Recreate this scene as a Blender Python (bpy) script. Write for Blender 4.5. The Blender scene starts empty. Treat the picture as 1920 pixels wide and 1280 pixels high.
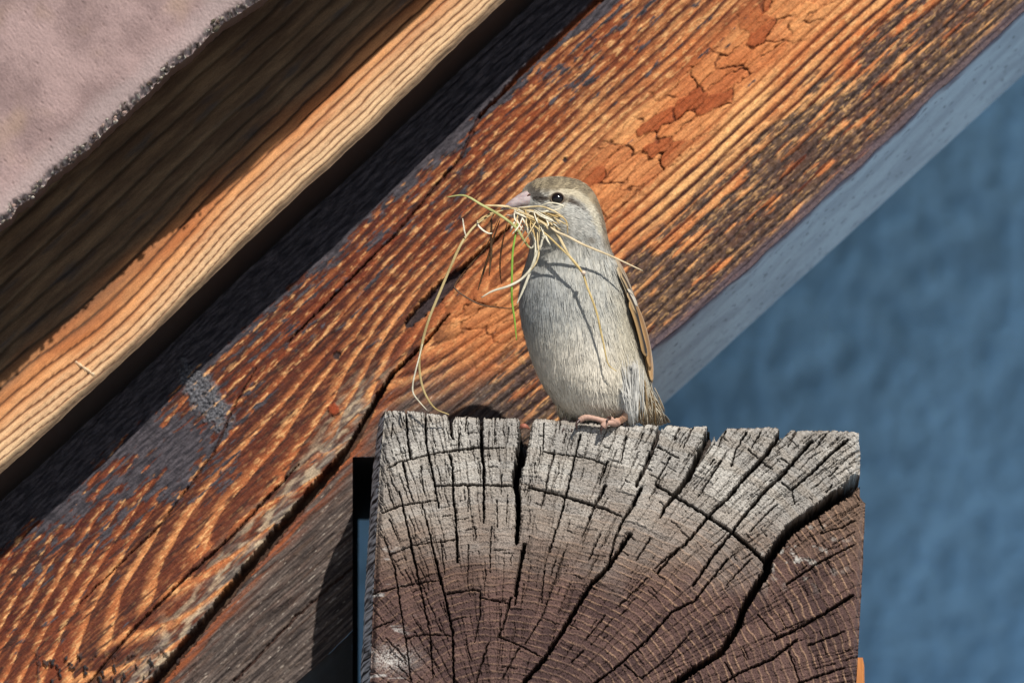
import bpy, math, random
import numpy as np

# ------------------------------------------------------------------ camera, sky, sun, exposure
SC = bpy.context.scene
COL = SC.collection
ELEV = math.radians(12.0)          # the camera looks up at the gable by this much
DIST = 4.0                         # metres from the camera to the beam end
MMPX = 0.00025                     # one pixel of the 1920 wide photograph, in metres, at the beam end
T = np.array([0.0, 0.0, 2.6])      # centre of the picture on the plane of the beam end
FW = np.array([0.0, math.cos(ELEV), math.sin(ELEV)])
UP = np.array([0.0, -math.sin(ELEV), math.cos(ELEV)])
RT = np.array([1.0, 0.0, 0.0])
CAMP = T - DIST * FW

cam = bpy.data.cameras.new("camera")
cam.sensor_width = 36.0
cam.lens = 36.0 * DIST / (1920 * MMPX)
cam.clip_start = 0.1
cam.clip_end = 2000.0
cam.dof.use_dof = True
cam.dof.focus_distance = DIST - 0.004
cam.dof.aperture_fstop = 12.0
cam_o = bpy.data.objects.new("camera", cam)
cam_o.location = CAMP
cam_o.rotation_euler = (math.pi / 2 + ELEV, 0, 0)
COL.objects.link(cam_o)
SC.camera = cam_o

SUN_AZ = math.radians(21.3)        # to the right of straight behind the camera
SUN_EL = math.radians(39.5)
w = bpy.data.worlds.new("World")
SC.world = w
w.use_nodes = True
nt = w.node_tree
bg = nt.nodes.get("Background") or nt.nodes.new("ShaderNodeBackground")
sky = nt.nodes.new("ShaderNodeTexSky")
sky.sky_type = 'NISHITA'
sky.sun_disc = False
sky.altitude = 1500.0
sky.air_density = 0.6
sky.dust_density = 0.3
sky.sun_elevation = SUN_EL
sky.sun_rotation = math.pi - SUN_AZ
nt.links.new(sky.outputs[0], bg.inputs[0])
bg.inputs[1].default_value = 0.05
sl = bpy.data.lights.new("sun", 'SUN')
sl.energy = 5.0
sl.angle = math.radians(0.5)
sl.color = (1.0, 0.95, 0.87)
so = bpy.data.objects.new("sun", sl)
from mathutils import Vector, Matrix
SDIR = Vector((math.sin(SUN_AZ) * math.cos(SUN_EL), -math.cos(SUN_AZ) * math.cos(SUN_EL), math.sin(SUN_EL)))
so.rotation_euler = SDIR.to_track_quat('Z', 'Y').to_euler()
so.location = (2, -3, 6)
COL.objects.link(so)
SC.view_settings.view_transform = 'Standard'
SC.view_settings.look = 'None'
SC.view_settings.exposure = 0.38
SC.view_settings.gamma = 1.0
SC.view_settings.use_curve_mapping = False

# ------------------------------------------------------------------ helpers
rng = np.random.default_rng(7)
R = random.Random(11)

def P(px, py, y):
    """photo pixel -> world point on the vertical plane at depth y"""
    px = np.asarray(px, float); py = np.asarray(py, float); y = np.asarray(y, float)
    px, py, y = np.broadcast_arrays(px, py, y)
    a = (px - 960) * MMPX / DIST; b = -(py - 640) * MMPX / DIST
    d = FW + a[..., None] * RT + b[..., None] * UP
    t = (y - CAMP[1]) / d[..., 1]
    return CAMP + d * t[..., None]

def PF(px, py, f):
    """photo pixel -> world point at forward depth f past the beam end"""
    px = np.asarray(px, float); py = np.asarray(py, float); f = np.asarray(f, float)
    px, py, f = np.broadcast_arrays(px, py, f)
    a = (px - 960) * MMPX / DIST; b = -(py - 640) * MMPX / DIST
    d = FW + a[..., None] * RT + b[..., None] * UP
    return CAMP + d * (DIST + f)[..., None]

def PIX(p):
    q = p - CAMP
    z = q @ FW
    return 960 + (q @ RT) / z * DIST / MMPX, 640 - (q @ UP) / z * DIST / MMPX

def lin(c):
    c = np.asarray(c, float) / 255.0
    return np.where(c <= 0.04045, c / 12.92, ((c + 0.055) / 1.055) ** 2.4)

LITK = 1.5
def A(r, g, b, k=LITK):
    """albedo of a sunlit surface that photographs as this sRGB colour"""
    return np.clip(lin((r, g, b)) / k, 0.003, 0.85)

def sstep(a, b, x):
    t = np.clip((x - a) / (b - a), 0, 1)
    return t * t * (3 - 2 * t)

def mix(a, b, t):
    t = np.asarray(t)[..., None]
    return np.asarray(a) * (1 - t) + np.asarray(b) * t

def _hash(ix, iy, seed):
    h = (ix.astype(np.int64) * 374761393 + iy.astype(np.int64) * 668265263 + seed * 1442695041) & 0xffffffff
    h = ((h ^ (h >> 13)) * 1274126177) & 0xffffffff
    h = h ^ (h >> 16)
    h = (h * 2246822519) & 0xffffffff
    return ((h ^ (h >> 15)) & 0xffffff) / float(0x1000000)

def noise(x, y, seed=0):
    ix = np.floor(x); iy = np.floor(y)
    fx = x - ix; fy = y - iy
    ux = fx * fx * fx * (fx * (fx * 6 - 15) + 10); uy = fy * fy * fy * (fy * (fy * 6 - 15) + 10)
    def g(dx, dy):
        a = _hash(ix + dx, iy + dy, seed) * 2 * math.pi
        return np.cos(a) * (fx - dx) + np.sin(a) * (fy - dy)
    n0 = g(0, 0) * (1 - ux) + g(1, 0) * ux
    n1 = g(0, 1) * (1 - ux) + g(1, 1) * ux
    return (n0 * (1 - uy) + n1 * uy) * 1.5

def fbm(x, y, seed=0, o=4, gain=0.5):
    s = 0; a = 1; t = 0
    for i in range(o):
        s = s + a * noise(x * 2 ** i + 17.3 * i, y * 2 ** i - 9.1 * i, seed + i * 31)
        t += a; a *= gain
    return s / t

def worley(x, y, seed=0, jit=0.9):
    """F1, F2, id of nearest cell"""
    ix = np.floor(x); iy = np.floor(y)
    f1 = np.full(x.shape, 9.0); f2 = np.full(x.shape, 9.0); cid = np.zeros(x.shape)
    for dx in (-1, 0, 1):
        for dy in (-1, 0, 1):
            cx = ix + dx; cy = iy + dy
            qx = cx + 0.5 + jit * (_hash(cx, cy, seed) - 0.5)
            qy = cy + 0.5 + jit * (_hash(cx, cy, seed + 5) - 0.5)
            d = np.hypot(qx - x, qy - y)
            n = d < f1
            f2 = np.where(n, f1, np.minimum(f2, d))
            cid = np.where(n, _hash(cx, cy, seed + 9), cid)
            f1 = np.where(n, d, f1)
    return f1, f2, cid

def polydist(X, Y, pts, ws):
    """distance to a polyline in units of its local half width (1 = at the lip), and side"""
    pts = np.asarray(pts, float); ws = np.asarray(ws, float)
    out = np.full(X.shape, 99.0)
    m = ws.max() * 2.5 + 4
    box = (X > pts[:, 0].min() - m) & (X < pts[:, 0].max() + m) & (Y > pts[:, 1].min() - m) & (Y < pts[:, 1].max() + m)
    if not box.any():
        return out
    x = X[box]; y = Y[box]; o = np.full(x.shape, 99.0)
    for (a, b, wa, wb) in zip(pts[:-1], pts[1:], ws[:-1], ws[1:]):
        d = b - a; L = d @ d
        t = np.clip(((x - a[0]) * d[0] + (y - a[1]) * d[1]) / L, 0, 1)
        dd = np.hypot(x - a[0] - t * d[0], y - a[1] - t * d[1])
        o = np.minimum(o, dd / np.maximum((wa + (wb - wa) * t) * 0.5, 0.3))
    out[box] = o
    return out

def mesh_np(name, verts, faces, cols=None, mat=None, parent=None, smooth=True, tris=None):
    verts = np.asarray(verts, np.float32).reshape(-1, 3)
    me = bpy.data.meshes.new(name)
    faces = np.asarray(faces, np.int32)
    k = faces.shape[1]
    nl = faces.size; nf = faces.shape[0]
    tot = np.full(nf, k, np.int32)
    loops = faces.ravel()
    if tris is not None and len(tris):
        tris = np.asarray(tris, np.int32)
        loops = np.concatenate([loops, tris.ravel()]); tot = np.concatenate([tot, np.full(len(tris), 3, np.int32)])
    start = np.concatenate([[0], np.cumsum(tot)[:-1]]).astype(np.int32)
    me.vertices.add(len(verts)); me.vertices.foreach_set("co", verts.ravel())
    me.loops.add(len(loops)); me.loops.foreach_set("vertex_index", loops.astype(np.int32))
    me.polygons.add(len(tot)); me.polygons.foreach_set("loop_start", start)
    me.polygons.foreach_set("use_smooth", np.full(len(tot), bool(smooth)))
    me.update(calc_edges=True)
    if cols is not None:
        c = np.ones((len(verts), 4), np.float32); c[:, :3] = np.asarray(cols).reshape(-1, 3)
        at = me.color_attributes.new("Col", 'FLOAT_COLOR', 'POINT')
        at.data.foreach_set("color", c.ravel())
    if mat: me.materials.append(mat)
    o = bpy.data.objects.new(name, me)
    COL.objects.link(o)
    if parent is not None:
        o.parent = parent
    return o

def gridfaces(n, m, base=0):
    i = np.arange(n - 1)[:, None] * m + np.arange(m - 1)[None, :] + base
    return np.stack([i, i + 1, i + m + 1, i + m], -1).reshape(-1, 4)

def tag(o, label=None, cat=None, group=None, kind=None):
    if label: o["label"] = label
    if cat: o["category"] = cat
    if group: o["group"] = group
    if kind: o["kind"] = kind
    return o

def empty(name, loc):
    o = bpy.data.objects.new(name, None)
    o.location = loc; o.empty_display_size = 0.02
    COL.objects.link(o)
    return o

def adopt(child, parent):
    """children are built in world space"""
    child.parent = parent
    child.matrix_parent_inverse = Matrix.Translation(parent.location).inverted()

def resample(pts, n, rad=None):
    """smooth Catmull-Rom resampling"""
    p = np.asarray(pts, float)
    if len(p) == 2:
        t = np.linspace(0, 1, n)[:, None]; q = p[0] * (1 - t) + p[1] * t
    else:
        pe = np.vstack([2 * p[0] - p[1], p, 2 * p[-1] - p[-2]])
        s = np.linspace(0, len(p) - 1 - 1e-9, n); i = s.astype(int); t = (s - i)[:, None]
        a, b, c, d = pe[i], pe[i + 1], pe[i + 2], pe[i + 3]
        q = 0.5 * (2 * b + (c - a) * t + (2 * a - 5 * b + 4 * c - d) * t * t + (3 * b - a - 3 * c + d) * t ** 3)
    return q

def tube(pts, rad, sides=7, flat=1.0, cap=True):
    pts = np.asarray(pts, float); n = len(pts)
    rad = np.broadcast_to(np.asarray(rad, float), (n,))
    tg = np.gradient(pts, axis=0); tg /= np.linalg.norm(tg, axis=1)[:, None] + 1e-12
    ref = np.array([0.1, -1.0, 0.15]); V = []
    a = np.arange(sides) * 2 * math.pi / sides
    for i in range(n):
        s = np.cross(tg[i], ref); s /= np.linalg.norm(s) + 1e-12
        u = np.cross(s, tg[i])
        V.append(pts[i] + rad[i] * (np.cos(a)[:, None] * s + flat * np.sin(a)[:, None] * u))
    V = np.concatenate(V)
    i = np.arange(n - 1)[:, None] * sides; j = np.arange(sides)[None, :]; jn = (j + 1) % sides
    F = np.stack([i + j, i + jn, i + sides + jn, i + sides + j], -1).reshape(-1, 4)
    return V, F

def join(parts):
    V = []; F = []; C = []; b = 0
    for p in parts:
        V.append(p[0]); F.append(np.asarray(p[1]) + b); b += len(p[0])
        if len(p) > 2: C.append(np.broadcast_to(p[2], (len(p[0]), 3)))
    return np.concatenate(V), np.concatenate(F), (np.concatenate(C) if C else None)

# ------------------------------------------------------------------ materials
def material(name, base=None, rough=0.8, spec=0.25, grain=(1, 1, 1), gscale=2500.0, gamt=0.35, bump=0.25, bdist=0.0004,
             second=None, sheen=0.0, sss=0.0):
    m = bpy.data.materials.new(name); m.use_nodes = True
    n = m.node_tree.nodes; l = m.node_tree.links
    b = n["Principled BSDF"]
    b.inputs["Roughness"].default_value = rough
    b.inputs["Specular IOR Level"].default_value = spec
    tc = n.new("ShaderNodeTexCoord"); mp = n.new("ShaderNodeMapping")
    mp.inputs["Scale"].default_value = grain
    l.new(tc.outputs["Object"], mp.inputs["Vector"])
    nz = n.new("ShaderNodeTexNoise"); nz.inputs["Scale"].default_value = gscale
    nz.inputs["Detail"].default_value = 5.0; nz.inputs["Roughness"].default_value = 0.65
    l.new(mp.outputs[0], nz.inputs["Vector"])
    if base is None:
        src = n.new("ShaderNodeVertexColor"); src.layer_name = "Col"; col = src.outputs["Color"]
    else:
        src = n.new("ShaderNodeRGB"); src.outputs[0].default_value = (*base, 1); col = src.outputs[0]
    mr = n.new("ShaderNodeMapRange")
    mr.inputs["From Min"].default_value = 0.25; mr.inputs["From Max"].default_value = 0.75
    mr.inputs["To Min"].default_value = 1 - gamt; mr.inputs["To Max"].default_value = 1 + gamt
    l.new(nz.outputs[0], mr.inputs["Value"])
    mx = n.new("ShaderNodeVectorMath"); mx.operation = 'SCALE'
    l.new(col, mx.inputs[0]); l.new(mr.outputs[0], mx.inputs["Scale"])
    out = mx.outputs[0]
    h = nz.outputs[0]
    if second:
        nz2 = n.new("ShaderNodeTexNoise"); nz2.inputs["Scale"].default_value = second[0]
        nz2.inputs["Detail"].default_value = 3.0
        l.new(tc.outputs["Object"], nz2.inputs["Vector"])
        mr2 = n.new("ShaderNodeMapRange")
        mr2.inputs["From Min"].default_value = 0.3; mr2.inputs["From Max"].default_value = 0.7
        mr2.inputs["To Min"].default_value = 1 - second[1]; mr2.inputs["To Max"].default_value = 1 + second[1]
        l.new(nz2.outputs[0], mr2.inputs["Value"])
        mx2 = n.new("ShaderNodeVectorMath"); mx2.operation = 'SCALE'
        l.new(out, mx2.inputs[0]); l.new(mr2.outputs[0], mx2.inputs["Scale"]); out = mx2.outputs[0]
        ad = n.new("ShaderNodeMath"); ad.operation = 'ADD'
        l.new(h, ad.inputs[0]); l.new(nz2.outputs[0], ad.inputs[1]); h = ad.outputs[0]
    l.new(out, b.inputs["Base Color"])
    if bump > 0:
        bp = n.new("ShaderNodeBump"); bp.inputs["Strength"].default_value = bump; bp.inputs["Distance"].default_value = bdist
        l.new(h, bp.inputs["Height"]); l.new(bp.outputs[0], b.inputs["Normal"])
    if sheen: b.inputs["Sheen Weight"].default_value = sheen
    if sss:
        b.inputs["Subsurface Weight"].default_value = sss
        b.inputs["Subsurface Scale"].default_value = 0.002
    return m

M_rafter = material("weathered_stained_wood", grain=(0.16, 1, 1), gscale=1500, gamt=0.42, bump=0.55, bdist=0.0006, second=(1100, 0.22))
M_board = material("weathered_pale_wood", grain=(0.12, 1, 1), gscale=1700, gamt=0.25, bump=0.35, bdist=0.0004, second=(1600, 0.16))
M_end = material("checked_end_grain", gscale=1300, gamt=0.34, bump=0.6, bdist=0.0006, second=(3200, 0.2))
M_paint = material("old_white_paint", gscale=120, gamt=0.10, bump=0.3, bdist=0.001, second=(600, 0.08))
M_tile = material("pink_concrete", gscale=900, gamt=0.10, bump=0.5, bdist=0.0006, second=(250, 0.06))
M_wall = material("blue_rough_plaster", gscale=60, gamt=0.12, bump=0.4, bdist=0.004, second=(18, 0.12))
M_added_ground = material("grey_gravel", base=(0.30, 0.30, 0.295), gscale=40, gamt=0.3, bump=0.3, bdist=0.01)
M_roof = material("roof_boards", base=(0.12, 0.08, 0.05), gscale=60, gamt=0.2, bump=0.2)
M_feather = material("plumage", gscale=900, gamt=0.12, bump=0.1, bdist=0.0003, rough=0.75, spec=0.15, sheen=0.15)
M_beak = material("horn", gscale=500, gamt=0.08, bump=0.05, rough=0.38, spec=0.4, sss=0.1)
M_skin = material("pink_foot_skin", gscale=1500, gamt=0.15, bump=0.4, bdist=0.0003, rough=0.55, spec=0.3)
M_eye = material("black_eye", base=(0.006, 0.004, 0.004), gamt=0.0, bump=0.0, rough=0.13, spec=0.6)
M_straw = material("dry_grass", gscale=1200, gamt=0.2, bump=0.1, rough=0.55, spec=0.3)

# ------------------------------------------------------------------ the place around: ground, wall, roof
AL = math.radians(42.6)
CU, SU = math.cos(AL), math.sin(AL)
U3 = np.array([CU, 0, SU]); V3 = np.array([-SU, 0, CU])

g = mesh_np("ground", [(-600, -600, 0), (600, -600, 0), (600, 600, 0), (-600, 600, 0)], [(0, 1, 2, 3)], None, M_added_ground)  # out-of-view ground, added and toned pale for bounce light
tag(g, "grey gravel ground below the gable", None, None, "structure")

WALL_Y = 0.80
nx, nz_ = 210, 230
xs = np.concatenate([np.linspace(-3.5, -0.45, 20)[:-1], np.linspace(-0.45, 0.45, nx - 40), np.linspace(0.45, 3.5, 22)[1:]])
zs = np.concatenate([np.linspace(-0.05, 2.2, 20)[:-1], np.linspace(2.2, 3.2, nz_ - 40), np.linspace(3.2, 6.0, 22)[1:]])
XX, ZZ = np.meshgrid(xs, zs)
wob = fbm(XX / 0.011, ZZ / 0.017, 3, 3)
lump = fbm(XX / 0.011 + 0.4 * wob, ZZ / 0.021 + 0.4 * wob, 4, 2)
YY = WALL_Y - 0.0026 * wob - 0.0028 * lump
cw = mix(A(134, 172, 206, 1.0) , A(120, 159, 195, 1.0), sstep(-0.25, 0.45, 0.6 * wob + 0.6 * lump + 0.5 * fbm(XX / 0.2, ZZ / 0.2, 8, 2)))
cw = np.minimum(cw * np.array([1.46, 1.56, 1.52]), 0.95)
wl = mesh_np("wall", np.stack([XX, YY, ZZ], -1), gridfaces(len(zs), len(xs)), cw, M_wall)
tag(wl, "blurred blue rough plaster wall in shade behind the rafter and beam", "wall")

# roof deck running back from the gable to the wall, above the rafter
def box_uv(u0, u1, v0, v1, y0, y1, org):
    c = []
    for y in (y0, y1):
        for (u, v) in ((u0, v0), (u1, v0), (u1, v1), (u0, v1)):
            c.append(org + U3 * u + V3 * v + np.array([0, y - org[1], 0]))
    f = [(0, 1, 2, 3), (5, 4, 7, 6), (0, 4, 5, 1), (1, 5, 6, 2), (2, 6, 7, 3), (3, 7, 4, 0)]
    return np.array(c), np.array(f)
O_raf = P(960, 640, 0.090)
v, f = box_uv(-2.2, 2.2, 0.195, 0.225, 0.092, 1.2, O_raf)
ro = mesh_np("roof", v, f, None, M_roof, smooth=False)
tag(ro, "brown boarded roof deck resting on the rafter above the wall", "roof")

# ------------------------------------------------------------------ generic sawn board with a dense front face
def board_coords(org, us, vs):
    UU, VV = np.meshgrid(us, vs)
    return UU, VV

def to_uv(px, py, y, org):
    p = P(px, py, y) - org
    return p @ U3, p @ V3

# ---- rafter (lower board) ---------------------------------------------------
YR = 0.090; TR = 0.160
edge_px = np.array([(-700, 2440), (200, 1608), (700, 1146), (1000, 862), (1140, 735), (1231, 648), (1300, 590), (1406, 500), (1500, 414), (1560, 356), (1620, 306), (1662, 264),
                    (1760, 170), (1840, 96), (1925, 16), (2300, -334)], float)
eu, ev = to_uv(edge_px[:, 0], edge_px[:, 1], YR, O_raf)
du, dv = 1350, 492
u_lo, _ = to_uv(-60, 1290, YR, O_raf); u_hi, _ = to_uv(1960, -30, YR, O_raf)
us = np.concatenate([np.linspace(-2.0, u_lo, 12)[:-1], np.linspace(u_lo, u_hi, du), np.linspace(u_hi, 2.0, 12)[1:]])
elo = np.interp(us, eu, ev) + 0.0012 * fbm(us / 0.02, us * 0 + 3, 71, 3)
vhi = 0.192
vseen = 0.125
UU = np.broadcast_to(us[None, :], (dv, len(us))).copy()
vt = np.linspace(0, 1, 480)
VV = np.concatenate([elo[None, :] * (1 - vt[:, None]) + vseen * vt[:, None], np.broadcast_to(np.linspace(vseen, vhi, 13)[1:, None], (12, len(us)))])
PXW = O_raf + UU[..., None] * U3 + VV[..., None] * V3
PX, PY = PIX(PXW)
um = UU * 1000; vm = VV * 1000                    # millimetres
lowd = (VV - elo[None, :]) * 1000                 # mm from the lower arris
# pith axis: through the peeling plates and the cathedral tips
ua, va = to_uv(1265, 215, YR, O_raf); ub, vb = to_uv(395, 1030, YR, O_raf)
v0 = va + (vb - va) * (UU - ua) / (ub - ua)
w_ = (VV - v0) * 1000 + 3.0 * fbm(um / 120, vm / 60, 5, 2)
u1 = to_uv(930, 520, YR, O_raf)[0]
hh = np.maximum(0, (u1 - UU) * 1000) * 0.22 + 2.0
phi = (np.abs(w_) ** 1.45 + hh ** 1.45) ** (1 / 1.45) * np.where(w_ > 0, 1.0, 0.93)
phi = phi + 1.3 * fbm(um / 90, vm / 14, 6, 3) + 0.30 * fbm(um / 18, vm / 5, 7, 2)
# ring spacing varies across the board
phis = phi + 4.0 * np.sin(phi / 13.0) * 0.5
sp = 4.5 + 1.1 * sstep(700, 300, PX)
rt = phis / sp; ri = np.floor(rt); tf = rt - ri
lw = 0.62 - 0.32 * sstep(1150, 600, PX)
late = sstep(lw - 0.22, lw + 0.2, tf) * (1 - sstep(0.94, 1.0, tf))
groove = sstep(0.70, 0.93, tf) * (1 - sstep(0.95, 1.0, tf))
ring_r = _hash(ri, ri * 0, 44)
# peeling plates near the axis on the right
plate = sstep(0.0, 14.0, 22.0 - np.abs(w_ + 2)) * sstep(-0.02, 0.05, UU - to_uv(1010, 440, YR, O_raf)[0]) * (1 - 0.0 * UU)
plate2 = np.exp(-(((PX - 905) / 80) ** 2 + ((PY - 610) / 80) ** 2)) * 0.9
plate = np.clip(plate + plate2, 0, 1)
f1, f2, cid = worley(um / 17 + 0.35 * fbm(um / 9, vm / 9, 12, 3) + 0.25 * vm / 8, vm / 6.5 + 0.5 * fbm(um / 10, vm / 6, 13, 3), 21)
pe = f2 - f1
pl_step = cid
pl_crack = (1 - sstep(0.02, 0.10, pe)) * sstep(-0.1, 0.25, fbm(um / 22, vm / 10, 14, 2) + 0.15)
fine = fbm(um / 9.0, vm / 1.5, 15, 2)
fine2 = fbm(um / 3.0, vm / 1.4, 16, 2)
big = fbm(um / 90, vm / 30, 17, 3)
# relief of the rings (metres along the board's outward normal)
ht = 0.00085 * (np.sin(np.pi * np.clip(tf / 0.9, 0, 1)) * 0.7 - groove * 1.3) * (0.45 + 0.6 * ring_r) * (1 - 0.8 * plate) * (0.42 + 0.40 * sstep(500, 1000, PX))
ht += 0.0009 * (1 - 0.8 * plate) * (tf - 0.5) * 0.6
ht += plate * (0.0016 * (pl_step - 0.5) - 0.0012 * pl_crack - 0.0005 * groove)
ht += 0.00030 * fine + 0.00025 * fine2 + 0.0008 * big

# wood colours
earlyl = mix(A(168, 92, 52), A(216, 140, 84), sstep(-0.35, 0.45, big))
early = mix(A(208, 126, 72), A(246, 186, 122), sstep(-0.35, 0.45, big + 0.5 * fbm(um / 30, vm / 8, 18, 3)))
early = mix(early, earlyl, sstep(1150, 700, PX) * .8)
early = mix(early, A(166, 86, 48), np.clip(0.75 * ring_r * sstep(0.1, 0.6, fbm(um / 50, vm / 10, 19, 2) + 0.25), 0, 1))
lat = mix(A(74, 34, 22), A(118, 56, 32), ring_r)
colr = mix(early, lat, np.clip(late * (1.0 + 0.5 * fine), 0, 1) * (1 - 0.55 * plate))
colr = mix(colr, mix(A(190, 104, 58), A(226, 150, 90), pl_step), 0.65 * plate)
colr = mix(colr, A(150, 62, 24), plate * sstep(0.62, 0.78, cid) * 0.8)
colr = mix(colr, A(70, 28, 12), plate * pl_crack * 0.8)
# dark reddish burn of the upper and left part
topd = (vhi * 1000 - vm) - 48
burn = sstep(0.02, 0.5, 0.35 * fbm(um / 35, vm / 7, 22, 4) + 0.62 * sstep(118, 50, topd) + 0.42 * sstep(760, 60, PX) * sstep(1150, 500, PY) + 0.05)
burn = np.clip(burn, 0, 1)
colr = mix(colr, colr * np.array([0.36, 0.23, 0.19]) + A(84, 32, 16) * 0.25, burn * (1 - 0.5 * plate) * (0.55 + 0.4 * sstep(-.2, .3, fine)))
streak = sstep(0.12, 0.36, fbm(um / 70, vm / 2.4, 151, 3) + 0.18 * (tf - .5) + 0.10 * sstep(1100, 500, PX)) * (1 - plate) * (0.45 + 0.45 * sstep(1250, 700, PX))
colr = mix(colr, A(58, 32, 26), streak * sstep(-.4, .2, fine))
# remains of dark bluish paint in the grain
up_edge = sstep(59, 45, topd + 5 * fbm(um / 50, vm / 40, 140, 2))
blob = np.exp(-(((PX - 330) / 110) ** 2 + ((PY - 850) / 80) ** 2)) * 0.55 + np.exp(-(((PX - 110) / 160) ** 2 + ((PY - 960) / 70) ** 2)) * 0.25
pn = 0.6 * fbm(um / 32, vm / 3.6, 24, 4) + 0.4 * fbm(um / 7, vm / 1.8, 25, 3)
pm = sstep(0.30, 0.42, pn + 0.70 * up_edge + blob + 0.27 * sstep(130, 50, topd) - 0.06)
pcol = mix(A(46, 43, 50), A(86, 80, 86), sstep(-0.4, 0.5, fbm(um / 9, vm / 1.4, 26, 3)))
colr = mix(colr, pcol, pm)
ht += pm * (0.0003 + 0.0003 * fbm(um / 5.0, vm / 1.2, 27, 2))
# rough grey smear
th = math.atan2(110, 75)
sx = (PX - 386) * math.cos(th) + (PY - 745) * math.sin(th); sy = -(PX - 386) * math.sin(th) + (PY - 745) * math.cos(th)
smear = sstep(1.15, 0.75, np.hypot(sx / 78, sy / 30) + 0.45 * fbm(PX / 16, PY / 16, 28, 3))
colr = mix(colr, mix(A(70, 70, 76), A(112, 112, 118), sstep(-0.3, 0.3, fbm(PX / 4, PY / 4, 29, 2))), smear)
ht += smear * (0.0008 + 0.0016 * fbm(PX / 6, PY / 6, 30, 3))
# lower arris: charred stripes with pale flecks
lowm = sstep(60, 10, lowd + 10 * fbm(um / 60, vm / 20, 31, 2))
st = fbm(um / 26, vm / 2.1, 32, 4)
darks = sstep(-0.08, 0.12, 0.7 * st + 0.75 * fbm(um / 22, vm / 6, 134, 3) + 0.46 * lowm - 0.14) * sstep(0.02, 0.35, lowm)
colr = mix(colr, mix(A(44, 36, 34), A(80, 68, 66), sstep(-0.3, 0.4, fine2)), darks * 0.9)
fleck = sstep(0.20, 0.42, fbm(um / 5.5, vm / 1.2, 33, 3) + 0.12 * st) * sstep(0.05, 0.5, lowm)
colr = mix(colr, A(224, 178, 122), fleck * 0.55 * sstep(-.2, .3, fbm(um / 25, vm / 9, 141, 2)))
spk = sstep(0.10, 0.5, fbm(um / 5.5, vm / 1.3, 133, 3) + 0.35 * (0.45 - tf) + 0.25 * fbm(um / 30, vm / 10, 135, 2)) * (1 - 0.8 * late)
colr = mix(colr, A(246, 190, 128), spk * 0.72 * (1 - plate) * (1 - pm) * (1 - 0.5 * lowm))
ht += 0.0003 * spk
colr = mix(colr, A(92, 80, 88), sstep(6.5, 2.0, lowd + 2.0 * fine) * 0.85)
ht += -0.0005 * darks + 0.0004 * fleck
# bleached V bands and grey weathered wedge right of the long split
K3 = [(842, 590), (790, 650), (735, 702), (700, 760), (660, 835), (600, 905), (540, 975), (470, 1060), (390, 1160), (310, 1255), (250, 1330)]
K3w = [3, 6, 8, 11, 15, 19, 20, 20, 20, 22, 24]
kx = np.interp(PY, [p[1] for p in K3], [p[0] for p in K3])
side = (PX - kx) * 0.77                               # + right of the split
infl = sstep(640, 800, PY)
wedge = sstep(2, 12, side + 14 * fbm(um / 20, vm / 5, 34, 3)) * infl * sstep(1010, 900, PX + 0.0 * PY)
wedge = np.maximum(wedge, sstep(26, 6, lowd + 6 * st) * sstep(1050, 960, PX) * infl)
wst = fbm(um / 30, vm / 1.5, 35, 4)
wcol = mix(A(58, 49, 46), A(110, 97, 90), sstep(-0.3, 0.35, wst))
wcol = mix(wcol, A(52, 44, 42), sstep(0.15, 0.4, fbm(um / 40, vm / 1.2, 36, 3)))
wcol = mix(wcol, A(176, 164, 152), sstep(0.36, 0.6, fbm(um / 5.0, vm / 1.1, 37, 3) + 0.35 * wst))
lip = sstep(46, 8, side + 10 * fbm(um / 30, vm / 6, 38, 2))
wcol = mix(wcol, mix(A(176, 92, 44), A(120, 60, 36), sstep(-0.2, 0.3, wst)), lip * 0.75 * sstep(-0.35, 0.15, fbm(um / 26, vm / 3, 39, 2)))
colr = mix(colr, wcol, wedge * 0.95)
bleach = sstep(88, 14, -side) * infl * (side < 4) * sstep(0.1, 0.5, late + 0.35 * fine)
bl2 = sstep(70, 16, -side) * infl * (side < 4)
colr = mix(colr, mix(A(84, 78, 74), A(150, 138, 126), sstep(-0.2, 0.4, fine)), bl2 * sstep(-0.25, 0.2, fbm(um / 24, vm / 4, 40, 3) + 0.25 * (tf - 0.5)) * 0.9)
colr = mix(colr, A(214, 190, 158), bleach * sstep(0.0, 0.4, fbm(um / 10, vm / 3, 41, 3) + 0.1) * 0.7)
ht += wedge * 0.0006 * wst
# splits
def cut(pts, ws, depth, dark, amt=1.0, jag=0.35, sd=50):
    global ht, colr
    d = polydist(PX + 3 * fbm(PX / 14, PY / 14, sd, 2), PY + 3 * fbm(PX / 14, PY / 14, sd + 1, 2), pts, ws)
    m = sstep(1.15, 0.75, d + jag * fbm(PX / 7, PY / 7, sd + 2, 3))
    ht = ht - depth * m
    colr = mix(colr, dark, m * amt)
cut(K3, K3w, 0.012, A(60, 34, 20), 0.9)
cut([(1136, -12), (1123, 0), (1057, 62), (998, 115), (933, 184), (900, 216)], [13, 13, 12, 11, 8, 7], 0.006, A(120, 62, 26), 0.9, 0.2, 54)
cut([(900, 216), (862, 297), (800, 370), (744, 437), (690, 490), (600, 580), (540, 640)], [6, 5, 5, 5, 4, 3, 2], 0.003, A(70, 30, 16), 0.8, 0.2, 58)
cut([(955, 425), (905, 470), (868, 505)], [3, 8, 12], 0.004, A(70, 34, 18), 0.8, 0.2, 62)
cut([(872, 500), (840, 532), (800, 572), (766, 606)], [12, 26, 28, 16], 0.005, A(52, 42, 46), 0.97, 0.35, 66)
cut([(700, 480), (640, 540), (560, 620)], [2, 4, 2], 0.002, A(70, 30, 16), 0.8, 0.2, 70)
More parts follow.
